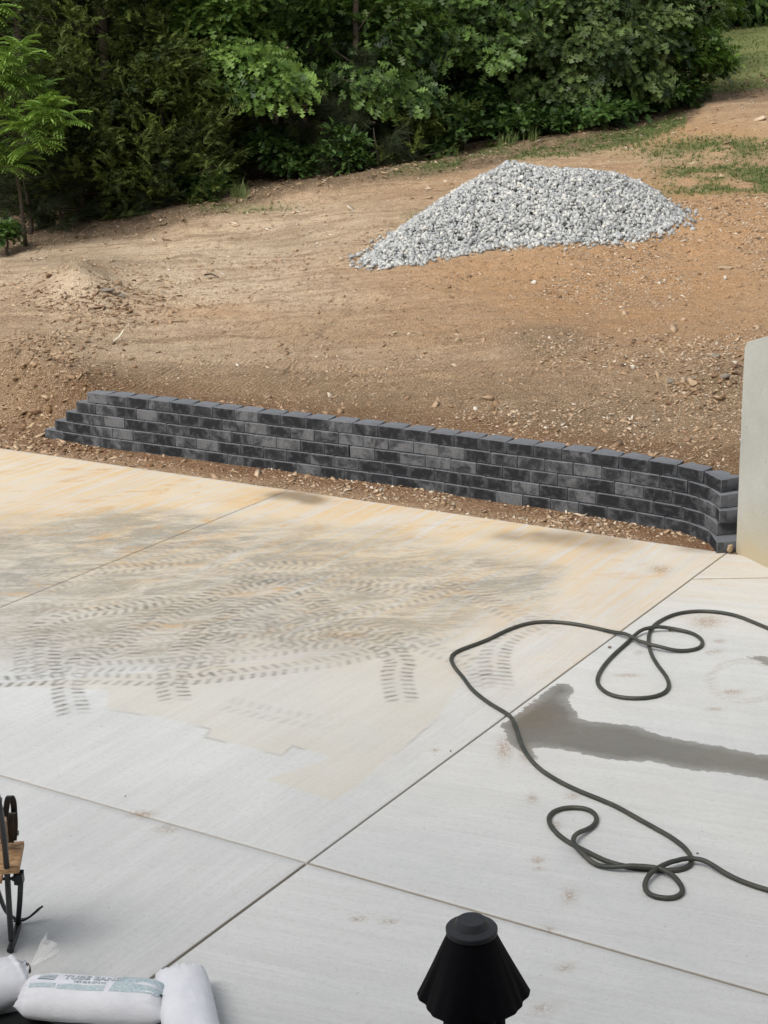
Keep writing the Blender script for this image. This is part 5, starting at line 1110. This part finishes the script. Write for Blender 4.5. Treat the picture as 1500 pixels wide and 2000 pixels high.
# trees beyond the lawn at the right
for i, (px, Y, lb) in enumerate([(1440, 47, 'dark leafy tree beyond the lawn at the top right corner'), (1530, 48, 'dark leafy tree beyond the lawn cut by the right edge'), (1390, 50, 'dark tree beyond the lawn mostly behind the white oak'), (1640, 50, 'tree beyond the lawn outside the right edge')]):
    b = gbase(px, Y); bx, by, bz = b
    tree('lawn_edge_tree', lb, b, [((bx, by, bz + 3.2), (2.4, 2., 3.2), 2), ((bx, by - .5, bz + .8), (2.2, 1.6, .9), 1)], M_oak, BACKL, .24, 170, 26, .45, .16, .3, seed=120 + i, group='trees beyond the lawn', limb_frac=.2)
# grass tufts
def tuft(seed, n=9, w_=.035, spread=.5):
    r = np.random.default_rng(seed); V = []; F = []
    for i in range(n):
        az = r.uniform(0, 6.28); l = r.uniform(.5, 1.0); d = np.array([math.cos(az) * spread * r.uniform(.3, 1), math.sin(az) * spread * r.uniform(.3, 1), 1]); d /= np.linalg.norm(d); s_ = np.array([-math.sin(az), math.cos(az), 0]) * w_; p = r.normal(size=3) * .12; p[2] = 0; b = len(V)
        m_ = p + d * l * .55; tip = p + d * l + np.array([d[0], d[1], 0]) * .35 * l - np.array([0, 0, .08]); V += [p - s_, p + s_, m_ + s_ * .8, m_ - s_ * .8, tip]; F += [(b, b + 1, b + 2), (b, b + 2, b + 3), (b + 3, b + 2, b + 4)]
    return np.array(V), np.array(F)
GT = [tuft(i, 8, .04, .95) for i in range(4)]
from_grid = lambda A_, P_: None
def samp(A_, x, y):
    i = np.clip(np.searchsorted(gy, y), 0, len(gy) - 1); j = np.clip(np.searchsorted(gx, x), 0, len(gx) - 1); return A_[i, j]
N = 260000; x = rng.uniform(-7, 9, N); y = rng.uniform(18.5, 31, N); g_ = samp(grass, x, y); z = ground_z(x, y)
k = (rng.random(N) < np.clip(g_ * 1.3 - .1, 0, .9) * .6) & (pile_h(x, y) < z) & (samp(lawn, x, y) < .5); P = np.stack([x, y, z], -1)[k]; px, py = chart(P); P = P[(px < 1650)][:26000]
V, F, T = scatter(GT, P, rng.uniform(.025, .06, len(P)) * (1 + .9 * (rng.random(len(P)) > .94)), rot_mats(len(P), rng, .15), np.clip(rng.normal(.45, .25, len(P)), 0, 1)); link('grass', np_mesh('grass', V, F, False, {'tint': T}), M_grass, None, 'stuff')
N = 14000; x = rng.uniform(5.5, 16, N); y = rng.uniform(28, 46, N); P = np.stack([x, y, ground_z(x, y)], -1)[samp(lawn, x, y) > .5]
V, F, T = scatter([tuft(9, 6, .05, .8)], P, rng.uniform(.05, .08, len(P)), rot_mats(len(P), rng, .15), np.clip(rng.normal(.6, .2, len(P)), 0, 1)); link('lawn_grass', np_mesh('lawn_grass', V, F, False, {'tint': T}), M_lawn, None, 'stuff')
# taller weeds along the dirt edge at left
pts = [(180, 425), (195, 425), (215, 420), (165, 430), (235, 418), (250, 418), (150, 432), (205, 428), (460, 402), (475, 405), (340, 395), (100, 448), (130, 440), (300, 405), (870, 305), (1000, 285), (1040, 280), (980, 290), (1130, 262), (1180, 255)]
P = np.array([hit(a + dx, b + dy) for a, b in pts for dx, dy in ((0, 0), (7, -3), (-6, -2), (3, -5))]); V, F, T = scatter([tuft(20, 12, .018, .45), tuft(21, 10, .02, .3)], P, rng.uniform(.14, .34, len(P)), rot_mats(len(P), rng, .1), np.clip(rng.normal(.45, .2, len(P)), 0, 1)); link('weeds', np_mesh('weeds', V, F, False, {'tint': T}), M_grass, None, 'stuff')
# leaf litter along the berm
N = 9000; x = rng.uniform(-8, 8, N); y = rng.uniform(20, 30, N); lf = samp(leafy, x, y); k = rng.random(N) < lf * .8; P = np.stack([x, y, ground_z(x, y) + .012], -1)[k]
V, F, T = scatter(OVAL, P, rng.uniform(.05, .11, len(P)), rot_mats(len(P), rng, .5), rng.random(len(P))); link('leaf_litter', np_mesh('leaf_litter', V, F, False, {'tint': T * .6}), M_dry, None, 'stuff')
